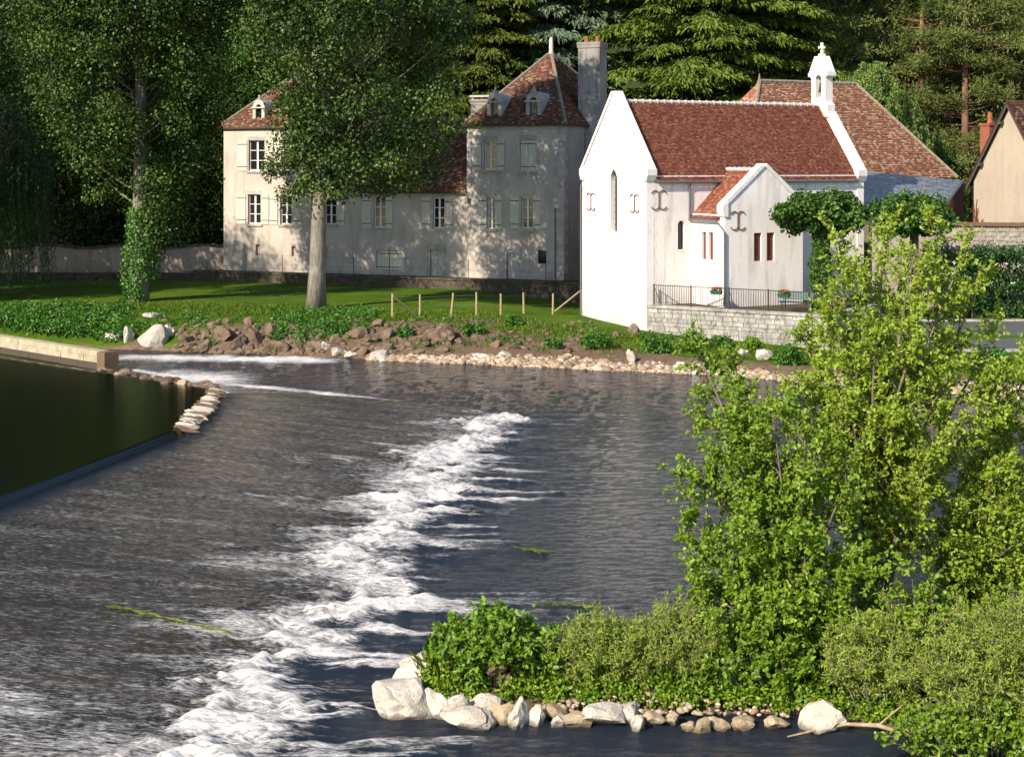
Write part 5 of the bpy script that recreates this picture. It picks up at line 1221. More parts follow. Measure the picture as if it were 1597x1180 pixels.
place('mid_a', 1610, 132, 1, 0.9, 'bright leafy tree among the pines at the right edge'); place('mid_b', 1455, 117, 1, 0.6, 'small bright tree among the pines by the hipped roof end')
for i, (px, l) in enumerate(((-60, 'hill crest tree beyond the weeping willow'), (40, 'hill crest tree above the left end of the garden wall'), (145, 'hill crest tree straight above the ivy clad poplar'), (250, 'hill crest tree right of the ivy clad poplar top'), (350, 'hill crest tree above the left pavilion corner'), (455, 'hill crest tree above the right dormer of the left pavilion'), (555, 'hill crest tree in the top of the right poplar'), (655, 'hill crest tree above the middle wing ridge'), (760, 'hill crest tree behind the foremost larch'), (860, 'hill crest tree behind the bluish cedar'), (965, 'hill crest tree above the tall grey chimney'), (1070, 'hill crest tree left of the wide cedar top'), (1175, 'hill crest tree right of the wide cedar top'), (1285, 'hill crest tree above the bellcote cross'), (1395, 'hill crest tree above the birch'), (1500, 'hill crest tree left of the brick chimney'), (1605, 'hill crest tree above the gabled house'))):
    place('dark_a' if i % 3 else 'mid_a', px, 150 + (i % 3) * 3, i * 0.9, 1.1, l)
# birch
bp = gtree(1362, 112); bp.z = gz(bp.x, 113)
bi = thing('birch_tree', 'pale green feathery birch behind the hipped roof', 'tree', bp, 0, GRP); r = np.random.default_rng(15); PP, AA = [], []; m = MB(); m.tube([(0, 0, -0.2), (0.1, 0, 6), (0, 0, 13.5)], [0.22, 0.15, 0.03], 7)
for k in range(560):
    f = r.random(); z1 = 5 + 10.5 * f; R = np.interp(f, [0, .3, .7, 1], [3.0, 3.6, 2.8, 0.9]) * r.uniform(0.25, 1); a = r.uniform(0, 6.283); nn = 60; zz = z1 - np.linspace(0, r.uniform(0.8, 1.7), nn)
    PP.append(np.stack([math.cos(a) * R + r.normal(0, .09, nn), math.sin(a) * R + r.normal(0, .09, nn), zz], 1)); AA.append(np.stack([r.normal(0, .6, nn), r.normal(0, .6, nn), -np.ones(nn)], 1))
    if k % 6 == 0: m.tube(bez((0, 0, max(z1 - 2, 2)), (math.cos(a) * R * .6, math.sin(a) * R * .6, z1 + .3), (math.cos(a) * R, math.sin(a) * R, z1), 4), [0.04, 0.03, 0.02, 0.01], 4)
P = np.concatenate(PP); n = len(P); leafmesh('crown', P, np.concatenate(AA), r.normal(size=(n, 3)), 0.17, 0.12, r.random(n), M['lf_birch'], bi); m.build('trunk', M['bark_alder'], bi)

for _px, _Y, _s, _l in ((1322, 111, 0.92, 'pale green birch just right of the bellcote'), (1405, 114, 0.85, 'pale green birch lowest on the hipped roof slope')): copy_tree(bi, gtree(_px, _Y), _px * 0.01, _s, _l)
# trees left of the picture that shade the lawn's left end
for i, (x, y, s) in enumerate(((-39, 86, 0.95), (-43, 97, 1.0), (-36, 101, 1.0))): copy_tree(protos['dark_a'], (x, y, gz(x, y)), i * 1.7, s, ('dark bankside tree beyond the left edge, %s from the river' % ['first', 'second', 'third'][i]))

# pollarded plane trees by the chapel
def pollard(label, px, Y, zc_, rx, rz, z0, seed, ivy=False):
    x = (px - CX) * Y / F; t = thing('pollarded_tree', label, 'tree', (x, Y, z0), 0, 'pollarded trees beside the chapel'); r = np.random.default_rng(seed); k = 130
    D = _unit(r.normal(size=(k, 3))); lobe = 0.62 + 0.62 * vnoise(np.arctan2(D[:, 1], D[:, 0]) * 1.3 + seed, D[:, 2] * 1.5, seed); C = D * (0.45 + 0.55 * r.random(k)[:, None] ** 0.5) * lobe[:, None] * [rx * 1.0, rx * 0.75, rz * 0.9] + [0, 0, zc_ - z0]; C[:, 2] -= 0.12 * rz * (np.abs(C[:, 0]) / rx) ** 2; P, A, N = clump_leaves(C, r.uniform(0.2, 0.55, k), 95, r, 0.85); n = len(P)
    leafmesh('crown', P, A, N, 0.19 * r.uniform(0.7, 1.2, n), 0.16, np.repeat(r.normal(0.5, 0.2, k), 95) + r.normal(0, 0.18, n), M['lf_pollard'], t)
    m = MB(); m.tube([(0, 0, -0.1), (0.1, 0, 1.5), (0.02, 0, zc_ - z0 - rz * 0.6)], [0.27, 0.2, 0.24], 9)
    for q in range(9): a = q * 0.7; m.tube(bez((0, 0, zc_ - z0 - rz * 0.8), (math.cos(a) * rx * .4, math.sin(a) * rx * .35, zc_ - z0 - rz * .4), (math.cos(a) * rx * .75, math.sin(a) * rx * .6, zc_ - z0), 4), [0.13, 0.11, 0.09, 0.05], 6)
    m.build('trunk', M['bark_dark'], t, True)
    if ivy:
        n = 3200; zz = r.uniform(0.9, zc_ - z0 - rz * .5, n); aa = r.uniform(0, 6.283, n); rr = (0.35 + 0.35 * vnoise(aa, zz * 1.3, 8) + r.normal(0, .06, n)) * np.interp(zz, [0.9, 1.3, 2.4, 3.0, 4], [0.6, 1.1, 1.0, 0.6, 0.8]); D = np.stack([np.cos(aa), np.sin(aa), 0 * aa], 1); P = D * rr[:, None]; P[:, 2] = zz
        leafmesh('ivy_leaves', P, r.normal(size=(n, 3)) + [0, 0, -.6], D + r.normal(size=(n, 3)) * .5, 0.15, 0.14, r.random(n), M['lf_pollard'], t)
    return t
pollard('pollarded tree with ivy on its trunk beside the chapel annex', 1281, 81.5, 6.75, 2.25, 1.2, TZ - 0.05, 71, True)
pollard('pollarded tree in front of the slate roof, right of the first', 1425, 84.6, 6.4, 2.5, 1.1, gz(21.2, 84.6), 72)

# hedge with white flowers
r = np.random.default_rng(73); hd = thing('flowering_hedge', 'tall dark green hedge with white blossom under the courtyard wall', 'hedge', (24, 86, 0.9)); k = 320
C = np.stack([r.uniform(-1.4, 10, k), r.uniform(-0.8, 0.9, k), r.uniform(0.1, 3.6, k)], 1); C[:, 2] *= 0.85 + 0.3 * vnoise(C[:, 0] * 0.9, C[:, 1], 3); P, A, N = clump_leaves(C, r.uniform(.35, .6, k), 75, r); n = len(P)
leafmesh('leaves', P, A, N, 0.15 * r.uniform(.7, 1.2, n), 0.12, np.repeat(r.normal(.45, .2, k), 75) + r.normal(0, .18, n), M['lf_hedge'], hd)
k2 = 34; C2 = np.stack([r.uniform(-1, 9, k2), r.uniform(-1.35, -0.9, k2), r.uniform(1.9, 3.6, k2)], 1); P, A, N = clump_leaves(C2, np.full(k2, 0.1), 12, r); leafmesh('blossom', P, A, N, 0.08, 0.08, r.random(len(P)), M['flower_white'], hd)
m = MB()
for q in range(12): m.tube([(q * 0.95 - 1.2, 0, -0.1), (q * 0.95 - 1.1, 0.1, 2.2)], [0.06, 0.02], 5)
m.build('stems', M['bark_dark'], hd)

# ------------------------------------------------------------------ rocks
def rock_mesh(seed, cuts=10, sub=3, rough=0.17):
    r = np.random.default_rng(seed); bm = bmesh.new(); bmesh.ops.create_icosphere(bm, subdivisions=sub, radius=1.0)
    V = np.array([v.co[:] for v in bm.verts])
    for k in range(cuts):
        d = _unit(r.normal(size=(1, 3)))[0]; h = r.uniform(0.45, 0.85); q = V @ d; V = V - np.outer(np.maximum(q - h, 0), d)
    V = V * (1 + rough * (vnoise(V[:, 0] * 3 + seed, V[:, 1] * 3 + V[:, 2] * 2.3, seed) - 0.5)[:, None] * 2)
    V = V * (1 + rough * 0.5 * (vnoise(V[:, 0] * 9 + seed, V[:, 1] * 9 + V[:, 2] * 7, seed + 5) - 0.5)[:, None] * 2); V = V / np.abs(V).max(0) 
    for v, c in zip(bm.verts, V): v.co = c
    me = bpy.data.meshes.new('boulder'); bm.to_mesh(me); bm.free(); return me
ROCKS = {}
for mt in ('rock_brown', 'rock_pale', 'rock_tan'):
    ROCKS[mt] = []
    for k in range(7):
        me = rock_mesh(300 + k); me.materials.append(M[mt]); ROCKS[mt].append(me)
rr_ = random.Random(12)
def boulder(c, sx, sy, sz, mat, label, group=None, rot=None, name='boulder', cat='boulder'):
    o = obj(name, rr_.choice(ROCKS[mat]), None, None, c, rr_.choice((0, 1.57, 3.14, 4.71)) + rr_.uniform(-.3, .3) if rot is None else rot, (sx, sy, sz)); o.rotation_euler.x = rr_.uniform(-.18, .18); o.rotation_euler.y = rr_.uniform(-.18, .18)
    return tag(o, label, cat, group)
G1 = 'brown rocks in the jumble along the far bank'
JL = 'brown rock in the jumble along the foot of the far bank'
def bank_rock(px, py, w, h, mat, label=JL, group=G1):
    p = hit(px, py + h * 0.5); s = p.y / F; boulder((p.x, p.y + w * s * 0.35, p.z + h * s * 0.24), w * s * 0.56, w * s * 0.5, h * s * 0.62, mat, label, group)
bank_rock(236, 493, 28, 13, 'rock_pale', 'flat pale slab at the foot of the ivy clad poplar', None)
bank_rock(236, 522, 44, 44, 'rock_pale', 'large pale upright boulder below the ivy clad poplar', None)
bank_rock(197, 517, 22, 34, 'rock_pale', 'narrow pale boulder left of the large pale one', None)
bank_rock(176, 525, 26, 18, 'rock_pale', 'small pale boulder at the water left of the narrow one', None)
bank_rock(262, 512, 20, 26, 'rock_pale', 'pale grey rock right of the large pale boulder', None)
ORD = ['first', 'second', 'third', 'fourth', 'fifth', 'sixth', 'seventh', 'eighth', 'ninth', 'tenth', 'eleventh', 'twelfth']
_rk = ((345, 520, 52, 34), (322, 538, 40, 24), (372, 532, 36, 36), (398, 520, 34, 46), (424, 512, 26, 34), (300, 540, 34, 20), (288, 528, 30, 22), (410, 545, 40, 22), (365, 548, 40, 18), (440, 540, 34, 26), (465, 545, 34, 22), (487, 541, 46, 28), (455, 512, 30, 22), (385, 500, 26, 18), (330, 506, 24, 16), (352, 500, 24, 14), (523, 528, 30, 26), (556, 518, 40, 26), (580, 528, 34, 22), (606, 517, 30, 26), (630, 512, 22, 28), (562, 545, 50, 18), (600, 543, 40, 20), (650, 548, 36, 14), (690, 545, 46, 18), (720, 533, 40, 24), (748, 528, 46, 26), (775, 535, 36, 22), (800, 540, 36, 16), (830, 530, 40, 18), (862, 535, 44, 20), (885, 545, 30, 18), (905, 530, 24, 28), (930, 532, 24, 18), (318, 520, 28, 22), (648, 530, 28, 22))
_zone = ((0, 400, 'left of the bare poplar trunk'), (400, 640, 'between bare trunk and first fence post'), (640, 2000, 'below the wooden fence'))
for x0, x1, zn in _zone:
    for i, a in enumerate(sorted(q for q in _rk if x0 <= q[0] < x1)):
        bank_rock(a[0], a[1], a[2] * (0.8 if a[0] < 640 else 0.62), a[3] * (0.8 if a[0] < 640 else 0.6), 'rock_brown', '%s brown bank rock from the left, %s' % (ORD[min(i, 11)] if i < 12 else ['thirteenth', 'fourteenth', 'fifteenth', 'sixteenth', 'seventeenth'][i - 12], zn))
# broken rubble and clods between the boulders
r = np.random.default_rng(51); _p = [hit(a, b) for a, b in zip(r.uniform(255, 935, 620), r.uniform(500, 556, 620)) if r.random() < (1.0 if a < 640 else 0.5) and b < 556 - max(0, a - 600) * 0.05]
_P = np.array([p[:] for p in _p])
bank_rock(676, 522, 66, 34, 'rock_brown', 'largest reddish brown boulder below the wooden fence posts', None)
bank_rock(590, 504, 22, 14, 'rock_brown', 'small rock at the lawn edge by the first fence post', None)
bank_rock(988, 512, 24, 20, 'rock_brown', 'grey rock at the near corner of the chapel', None)
bank_rock(962, 520, 20, 14, 'rock_brown', 'low rock just left of the chapel corner rock', None)
for a, l in (((525, 548, 34, 16), 'pale rock at the waterline under the bramble patch'), ((505, 538, 22, 16), 'small pale rock above the waterline under the bramble patch'), ((545, 552, 30, 12), 'flat pale rock at the start of the shingle'), ((592, 553, 30, 14), 'pale block on the left part of the shingle'), ((1158, 548, 22, 14), 'left of two grey stones below the terrace wall'), ((1190, 552, 32, 18), 'right of two grey stones below the terrace wall'), ((1060, 568, 20, 18), 'rounded brown stone at the right end of the main shingle'), ((788, 552, 22, 12), 'pale block in the middle of the shingle'), ((985, 553, 16, 24), 'pale upright stone above the shingle below the chapel')): bank_rock(*a, 'rock_pale', l, None)

# shingle along the far shore, and on the spit and the island: far too many stones to count
def stones(name, label, P, size, seed, parent=None):
    r = np.random.default_rng(seed); bm = bmesh.new(); bmesh.ops.create_icosphere(bm, subdivisions=1, radius=1.0); bv = np.array([v.co[:] for v in bm.verts]); bf = np.array([[v.index for v in f.verts] for f in bm.faces]); bm.free()
    n = len(P); sc = (size * r.uniform(0.45, 1.3, n) ** 1.3)[:, None, None] * r.uniform(0.6, 1.25, (n, 1, 3)) * np.array([1, 1, 0.65])
    V = bv[None] * (1 + r.uniform(-0.22, 0.22, (n, len(bv), 1))) * sc; a = r.uniform(0, 6.283, n); ca, sa = np.cos(a)[:, None], np.sin(a)[:, None]
    V = np.stack([V[..., 0] * ca - V[..., 1] * sa, V[..., 0] * sa + V[..., 1] * ca, V[..., 2]], -1) + P[:, None]
    Fc = (bf[None] + (np.arange(n) * len(bv))[:, None, None]).reshape(-1, 3); t_ = np.repeat(r.random(n), len(bf))
    o = obj(name, raw_mesh(name, V.reshape(-1, 3), Fc, {'tint': ('FACE', t_)}), M['shingle'], parent); return tag(o, label, 'shingle' if parent is None else None, None, 'stuff')
_o = stones('bank_rubble', 'broken brown rubble and clods on the far bank', _P, 0.19, 52); _o.data.materials.clear(); _o.data.materials.append(M['rock_brown'])
r = np.random.default_rng(21); n = 4000; X = r.uniform(-6.8, 15, n); d_ = r.random(n) ** 1.3 * np.interp(X, [-7, -4, 2, 9, 12, 15], [0.4, 1.1, 1.5, 1.7, 0.9, 0.8]) * (0.35 + 1.3 * fbm(X * 0.8, 0 * X, 77, 3)) + r.normal(0, .15, n) - 0.1; Y = shoreY(X) + d_
P = np.stack([X, Y, ground(X, Y) + 0.02], 1); stones('shingle', 'pale stony shingle along the far waterline', P, 0.12 * (0.7 + 1.2 * r.random(len(P)) ** 4), 22)
n = 1500; X = r.uniform(16, 23, n); Y = shoreY(X) + r.random(n) * 2.0; stones('shingle', 'pale shingle at the right edge below the quay road', np.stack([X, Y, ground(X, Y) + 0.02], 1), 0.15, 23)

# low plants on the far bank: nobody could count them
def ground_plants(name, label, pts, per, R, leaf, mat, seed, flat=0.8, cat='plants', kind='stuff', group=None, lift=0.25):
    r = np.random.default_rng(seed); C = np.array([[p[0], p[1], gz(p[0], p[1]) + R * lift * r.uniform(0.3, 1.8)] for p in pts]); P, A, N = clump_leaves(C, R * r.uniform(.6, 1.3, len(C)), per, r, flat, up=0.6); n = len(P)
    o = leafmesh(name, P, A, N, leaf * r.uniform(.6, 1.3, n), leaf * 0.8 * r.uniform(.7, 1.2, n), np.repeat(r.normal(.5, .2, len(C)), per) + r.normal(0, .2, n), M[mat], None)
    return tag(o, label, cat, group, kind)
r = np.random.default_rng(24)
pts = [hit(px, py)[:2] for px, py in zip(r.uniform(-10, 205, 240), r.uniform(478, 534, 240)) if py < 512 + (px + 10) * 0.11]
ground_plants('nettles', 'bright green nettle bank at the left below the willow', pts, 75, 0.42, 0.16, 'lf_bank', 25, kind='stuff')
pts = [hit(px, py)[:2] for px, py in zip(r.uniform(428, 585, 95), r.uniform(488, 532, 95)) if py < 540 - (px - 428) * 0.15]
ground_plants('brambles', 'dark green bramble patch right of the bare poplar trunk', pts, 70, 0.40, 0.15, 'lf_bank', 26, kind='stuff')
pts = [hit(px, py)[:2] for px, py in zip(r.uniform(205, 330, 40), r.uniform(490, 512, 40))] + [hit(px, py)[:2] for px, py in zip(r.uniform(430, 445, 8), r.uniform(510, 548, 8))]
pts += [hit(px, py)[:2] for px, py in zip(r.uniform(330, 960, 70), r.uniform(498, 540, 70))]
ground_plants('bank_weeds', 'scattered green weeds among the bank rocks', pts, 40, 0.28, 0.12, 'lf_bank', 27)
for i, (px, py, R, l) in enumerate(((1084, 540, 0.62, 'rounded green bush against the terrace wall, left one'), (1125, 543, 0.5, 'small green bush against the middle of the terrace wall'), (1176, 545, 0.5, 'small yellow flowered bush against the right part of the terrace wall'), (930, 545, 0.75, 'dark grassy bush on the bank below the chapel gable'), (1030, 552, 0.85, 'low dark bush on the shingle edge below the terrace'), (862, 543, 0.35, 'small green clump at the top of the shingle'), (738, 525, 0.5, 'green shrub on the earth bank below the fence, left'), (800, 508, 0.4, 'green tuft on the earth bank below the fence, right'), (632, 525, 0.35, 'green clump among the brown boulders'), (1225, 568, 0.8, 'green bush at the foot of the terrace corner'), (1540, 575, 0.8, 'dark green bush beside the quay road'), (1268, 478, 0.45, 'yellow green shrub behind the railing beside the bench'))):
    p = hit(px, py); r = np.random.default_rng(400 + i); k = 14; zb = p.z if py != 478 else TZ
    if py == 478: p = Vector(((1275 - CX) * 81 / F, 81.0, TZ))
    C = r.uniform(-1, 1, (k, 3)) * [R * .75, R * .5, R * .35] + [0, 0, R * .55]; P, A, N = clump_leaves(C, np.full(k, R * 0.45), 70, r, 0.9, up=.5); n = len(P)
    t = thing('bush', l, 'bush', p, 0, 'small bushes on the far bank'); leafmesh('leaves', P, A, N, 0.13 * r.uniform(.7, 1.3, n), 0.1, np.repeat(r.normal(.5, .2, k), 70) + r.normal(0, .2, n), M['lf_bank' if i not in (2, 11) else 'lf_elder'], t)
    m = MB()
    for c in C[:7]: m.tube([(c[0] * .2, c[1] * .2, -0.1), c], [0.02, 0.008], 4)
    m.build('stems', M['bark_dark'], t)
# grass blades on the lit rim of the lawn and below the chapel
r = np.random.default_rng(28); n = 26000; X = r.uniform(-27, 16, n); Y = shoreY(X) + r.uniform(1.5, 11, n); gg = sstep(0.45, 0.8, (Y - shoreY(X)) / 9 + (fbm(X * .7, Y * .7, 33, 3) - .5) * 1.1) > r.random(n) * 0.9
okk = gg & (Y < 90) & ~((X > 6.6) & (Y > 81.5 - (X - 7) * 0.62)); X, Y = X[okk], Y[okk]; n = len(X)
P = np.stack([X, Y, ground(X, Y) - 0.02], 1); A_ = np.stack([r.normal(0, .4, n), r.normal(0, .4, n), np.ones(n)], 1)
tag(leafmesh('grass', P, A_, r.normal(size=(n, 3)), r.uniform(.1, .32, n), r.uniform(.03, .06, n), r.random(n), M['lf_grass'], None), 'rough grass on the rim of the far bank', 'grass', None, 'stuff')

# wooden post fence on the lawn's edge
pf = [(612, 497), (655, 494), (703, 493), (743, 495), (781, 492), (817, 489), (862, 490)]; fp = [hit(*q) for q in pf]
fc = thing('post_fence', 'row of thin wooden posts with wire at the lawn edge', 'fence', fp[0]); o0 = fp[0]
tops = []
for i, p in enumerate(fp):
    q = p - o0; hh = [1.28, 1.15, 1.2, 1.3, 1.15, 1.15, 1.15][i]; le = [0, 0, 0.13, 0, 0, -0.03, 0.02][i]; m = MB(); m.tube([q + Vector((0, 0, -0.2)), q + Vector((le, 0, hh))], [0.06, 0.05], 7); m.build('post', M['wood_post'], fc); tops.append(q + Vector((le, 0, hh)))
m = MB(); m.tube([tops[0] + Vector((0.02, -0.06, -0.12)), fp[1] - o0 + Vector((-0.2, -0.06, 0.1))], 0.045, 6); m.build('brace', M['wood_post'], fc)
be = hit(905, 478); m = MB(); m.tube([tops[6] + Vector((1.6, 1.0, 0.1)), fp[6] - o0 + Vector((0.1, 0, 0.15))], 0.045, 6); m.build('brace', M['wood_post'], fc)
m = MB(); q = tops[6] + Vector((1.65, 1.0, 0.15)); m.tube([(q.x, q.y, fp[6].z - o0.z - 0.3), q], 0.055, 6); m.build('post', M['wood_post'], fc)
for dz in (-0.15, -0.65):
    m = MB(); m.tube([t_ + Vector((0, 0, dz)) for t_ in tops], 0.006, 4); m.build('wire', M['zinc'], fc)

# ------------------------------------------------------------------ weir stonework
wc = thing('weir_crest', 'pale weed bleached stones capping the far end of the weir crest', 'weir', (0, 0, 0)); r_ = random.Random(31)
for k in range(30):
    Y = 48.7 + k * 0.275; xc = float(crestX(Y))
    o = obj('stone', r_.choice(ROCKS['rock_brown' if r_.random() < 0.4 else 'rock_pale']), None, wc, (xc + 0.25 + r_.uniform(-.08, .08), Y, 1.14 + r_.uniform(-.03, .04)), r_.uniform(-.25, .25), (r_.uniform(0.30, 0.46), r_.uniform(0.09, 0.14), 0.10)); o.rotation_euler.y = 0.16
sp = thing('rubble_spit', 'brown rubble spit at the far end of the weir', 'rocks', (-13, 60, 0.7))
for k in range(46):
    f = r_.random(); x = -16.2 + f * 5.6; y = float(poolfar(np.array(x))) + r_.uniform(-0.1, 1.1); z = 1.12 + r_.uniform(-0.05, 0.1) - max(0, y - float(poolfar(np.array(x)))) * 0.10; s = r_.uniform(0.16, 0.36)
    obj('stone', r_.choice(ROCKS['rock_brown' if r_.random() < 0.8 else 'rock_tan']), None, sp, (x + 13, y - 60, z - 0.7), r_.uniform(0, 6), (s * 1.5, s, s * 0.55))
b0, b1 = Vector((-26.5, 76.6, 0)), Vector((-16.9, 67.2, 0)); bd = b1 - b0
bo = thing('timber_boom', 'long sunlit timber beam wall with iron stained end at the left', 'beam', (b0.x, b0.y, 0), math.atan2(bd.y, bd.x)); BLn = bd.length
for k in range(3):
    m = MB(); x = 0.0; y0 = -0.25 + (0.05 if k % 2 else 0.0)
    z0 = 0.55 + k * 0.25
    while x < BLn - 0.5:
        w_ = min(r_.uniform(1.6, 2.8), BLn - 0.45 - x); j = r_.uniform(-.02, .02); m.box((x, y0 + j - k * -0.07, z0), (x + w_ - 0.02, 0.35 + j, z0 + 0.245)); x += w_
    m.build('beam', M['boomwood' if k else 'wood_dark'], bo)
m = MB(); m.box((BLn - 0.45, -0.30, 0.2), (BLn + 0.15, 0.38, 1.28)); m.box((BLn - 0.4, -0.24, 1.28), (BLn + 0.1, 0.32, 1.31)); tag(m.build('end_post', M['rust_block'], bo), 'rust stained end block')
# floating weed
for i, (pts, l) in enumerate((([(160, 943), (230, 957), (290, 972), (350, 986)], 'long yellow green weed trailing down the weir apron'), ([(805, 855), (825, 857), (845, 861)], 'short pale weed strand floating in mid river'), ([(835, 939), (880, 943), (925, 948)], 'yellowish weed strand floating behind the island'))):
    W_ = []
    for px, py in pts:
        lo = 20.0
        for _ in range(3):
            Yv = np.arange(20, 70, 0.05); Xv = (px - CX) * Yv / F; Zv = H - (py - HOR) * Yv / F; wz = water_fields(Xv, Yv)[0]; kx = np.argmax(Zv <= wz); break
        W_.append(Vector((Xv[kx], Yv[kx], wz[kx] + 0.02)))
    r = np.random.default_rng(500 + i); n = 130 if i == 0 else 40; f = r.random(n) * (len(W_) - 1); fi = np.minimum(f.astype(int), len(W_) - 2); ff = f - fi; Wn = np.array([w[:] for w in W_]); P = Wn[fi] * (1 - ff[:, None]) + Wn[fi + 1] * ff[:, None] + r.normal(0, .03, (n, 3)) * [1, 1, .3]; A_ = Wn[fi + 1] - Wn[fi]
    t = tag(leafmesh('water_weed', P, A_ + r.normal(0, .25, (n, 3)) * [1, .3, .1], r.normal(0, .3, (n, 3)) + [0, 0, 1], 0.3, 0.012, r.random(n), M['lf_osier'], None), l, 'weed')

# ------------------------------------------------------------------ islet in the foreground
def isl_y0(x): return np.interp(x, [-2.3, -1.7, -0.5, 1, 2.5, 4.5, 5.5, 7, 10, 14], [28.2, 27.0, 26.75, 26.7, 26.65, 26.5, 26.2, 25.2, 24.0, 23.0])
def isl_y1(x): return np.interp(x, [-2.3, -1.5, 1, 4, 8, 14], [28.6, 29.6, 30.6, 32, 33.5, 34])
ix = np.arange(-2.3, 14, 0.16); vv_ = np.linspace(0, 1, 26); IX, IV = np.meshgrid(ix, vv_); IY = isl_y0(IX) + (isl_y1(IX) - isl_y0(IX)) * IV
IZ = -0.25 + 0.75 * sstep(-2.3, -1.0, IX) * np.clip(np.sin(IV * np.pi), 0, 1) ** 0.55 + (fbm(IX * 1.3, IY * 1.3, 44, 3) - .5) * 0.25
nx, ny = IX.shape[1], IX.shape[0]; idx = np.arange(nx * ny).reshape(ny, nx); Q = np.stack([idx[:-1, :-1], idx[:-1, 1:], idx[1:, 1:], idx[1:, :-1]], -1).reshape(-1, 4)
tag(obj('islet', raw_mesh('islet', np.stack([IX, IY, IZ], -1).reshape(-1, 3), Q, None, True), M['soil']), 'low earthy islet in the foreground river', 'islet', kind='structure')
def wpt(px, py, z=0.0): Y = F * (H - z) / (py - HOR); return Vector(((px - CX) * Y / F, Y, z))
isl = [(640, 1094, 100, 44, 'rock_pale', 'largest pale boulder at the left tip of the islet'), (646, 1040, 42, 36, 'rock_pale', 'pale boulder on top of the islet tip pile'), (640, 1066, 74, 40, 'rock_pale', 'pale slab in the middle of the islet tip pile'),
    (704, 1107, 42, 38, 'rock_pale', 'first boulder right of the islet tip, pale and leaning'), (728, 1122, 58, 26, 'rock_pale', 'flat pale stone at the water, front row, second from the tip'), (752, 1104, 56, 26, 'rock_pale', 'squared white block behind the flat front stone'), (783, 1116, 42, 28, 'rock_tan', 'tan block in the islet front row with a sloping top'), (812, 1115, 34, 36, 'rock_pale', 'upright cream block in the islet front row'), (838, 1118, 32, 26, 'rock_pale', 'cream stone right of the upright block'),
    (868, 1112, 34, 22, 'rock_tan', 'tan stone pile end, middle of the islet front row'), (892, 1124, 46, 20, 'rock_tan', 'low tan stone at the waterline below the osier'), (918, 1116, 24, 24, 'rock_tan', 'small orange tan cobble in the front row'), (948, 1120, 60, 26, 'rock_pale', 'long cream boulder right of the orange cobble'), (985, 1113, 48, 20, 'rock_pale', 'grey squared slab behind the long cream boulder'), (999, 1128, 26, 20, 'rock_pale', 'round cream cobble at the waterline right of the slab'), (900, 1099, 30, 14, 'rock_tan', 'small flat stone in the second row under the osier'), (852, 1103, 20, 14, 'rock_tan', 'small stone in the second row beside the cream block'), (1094, 1132, 22, 24, 'rock_tan', 'bright orange tan cobble standing alone in the water'), (1072, 1134, 18, 14, 'rock_tan', 'small cobble left of the orange one'), (1050, 1124, 20, 16, 'rock_tan', 'small brown cobble under the right osier'), (1278, 1124, 68, 34, 'rock_pale', 'smooth rounded pale boulder at the waterline under the alder'), (930, 1104, 34, 14, 'rock_pale', 'flat pale stone above the long cream boulder'), (614, 1098, 56, 34, 'rock_pale', 'low pale wedge stone at the very left of the islet tip'), (676, 1100, 46, 34, 'rock_pale', 'pale stone between the tip pile and the leaning boulder'), (762, 1124, 40, 18, 'rock_pale', 'low pale stone at the waterline before the white block'), (1024, 1124, 30, 18, 'rock_tan', 'tan stone right of the round cream cobble'), (872, 1126, 30, 16, 'rock_pale', 'low cream stone at the waterline left of the osier stone'), (1120, 1130, 28, 16, 'rock_tan', 'low tan stone right of the bright orange cobble'), (1160, 1128, 34, 16, 'rock_tan', 'low tan stone under the dark alder undergrowth'), (1215, 1130, 30, 16, 'rock_tan', 'low tan stone left of the smooth rounded boulder')]
for px, py, w, h, mt, l in isl:
    p = wpt(px, py + h * 0.45); s = p.y / F; boulder((p.x, p.y + w * s * 0.3, 0.0 + h * s * 0.34), w * s * 0.76, w * s * 0.6, h * s * 0.78, mt, l, None)
for i, (px, py, w, h, l) in enumerate(((776, 1042, 36, 30, 'upper of three dark brown stones inside the bramble bush'), (783, 1062, 36, 26, 'middle of three dark brown stones inside the bramble bush'), (774, 1080, 34, 24, 'lowest of three dark brown stones inside the bramble bush'))):
    p = PX(px, py, 27.3); s = 27.3 / F; boulder(p, w * s * .55, w * s * .5, h * s * .6, 'rock_brown', l, None, name='boulder')
r = np.random.default_rng(46); n = 260; X = r.uniform(0.6, 5.2, n); Y = isl_y0(X) + r.random(n) ** 1.4 * 0.7 - 0.02; Z = np.full(n, 0.0) + 0.09 + (Y - isl_y0(X)) * 0.25
stones('cobbles', 'tan cobbles along the islet waterline', np.stack([X, Y, Z], 1), 0.055, 47)

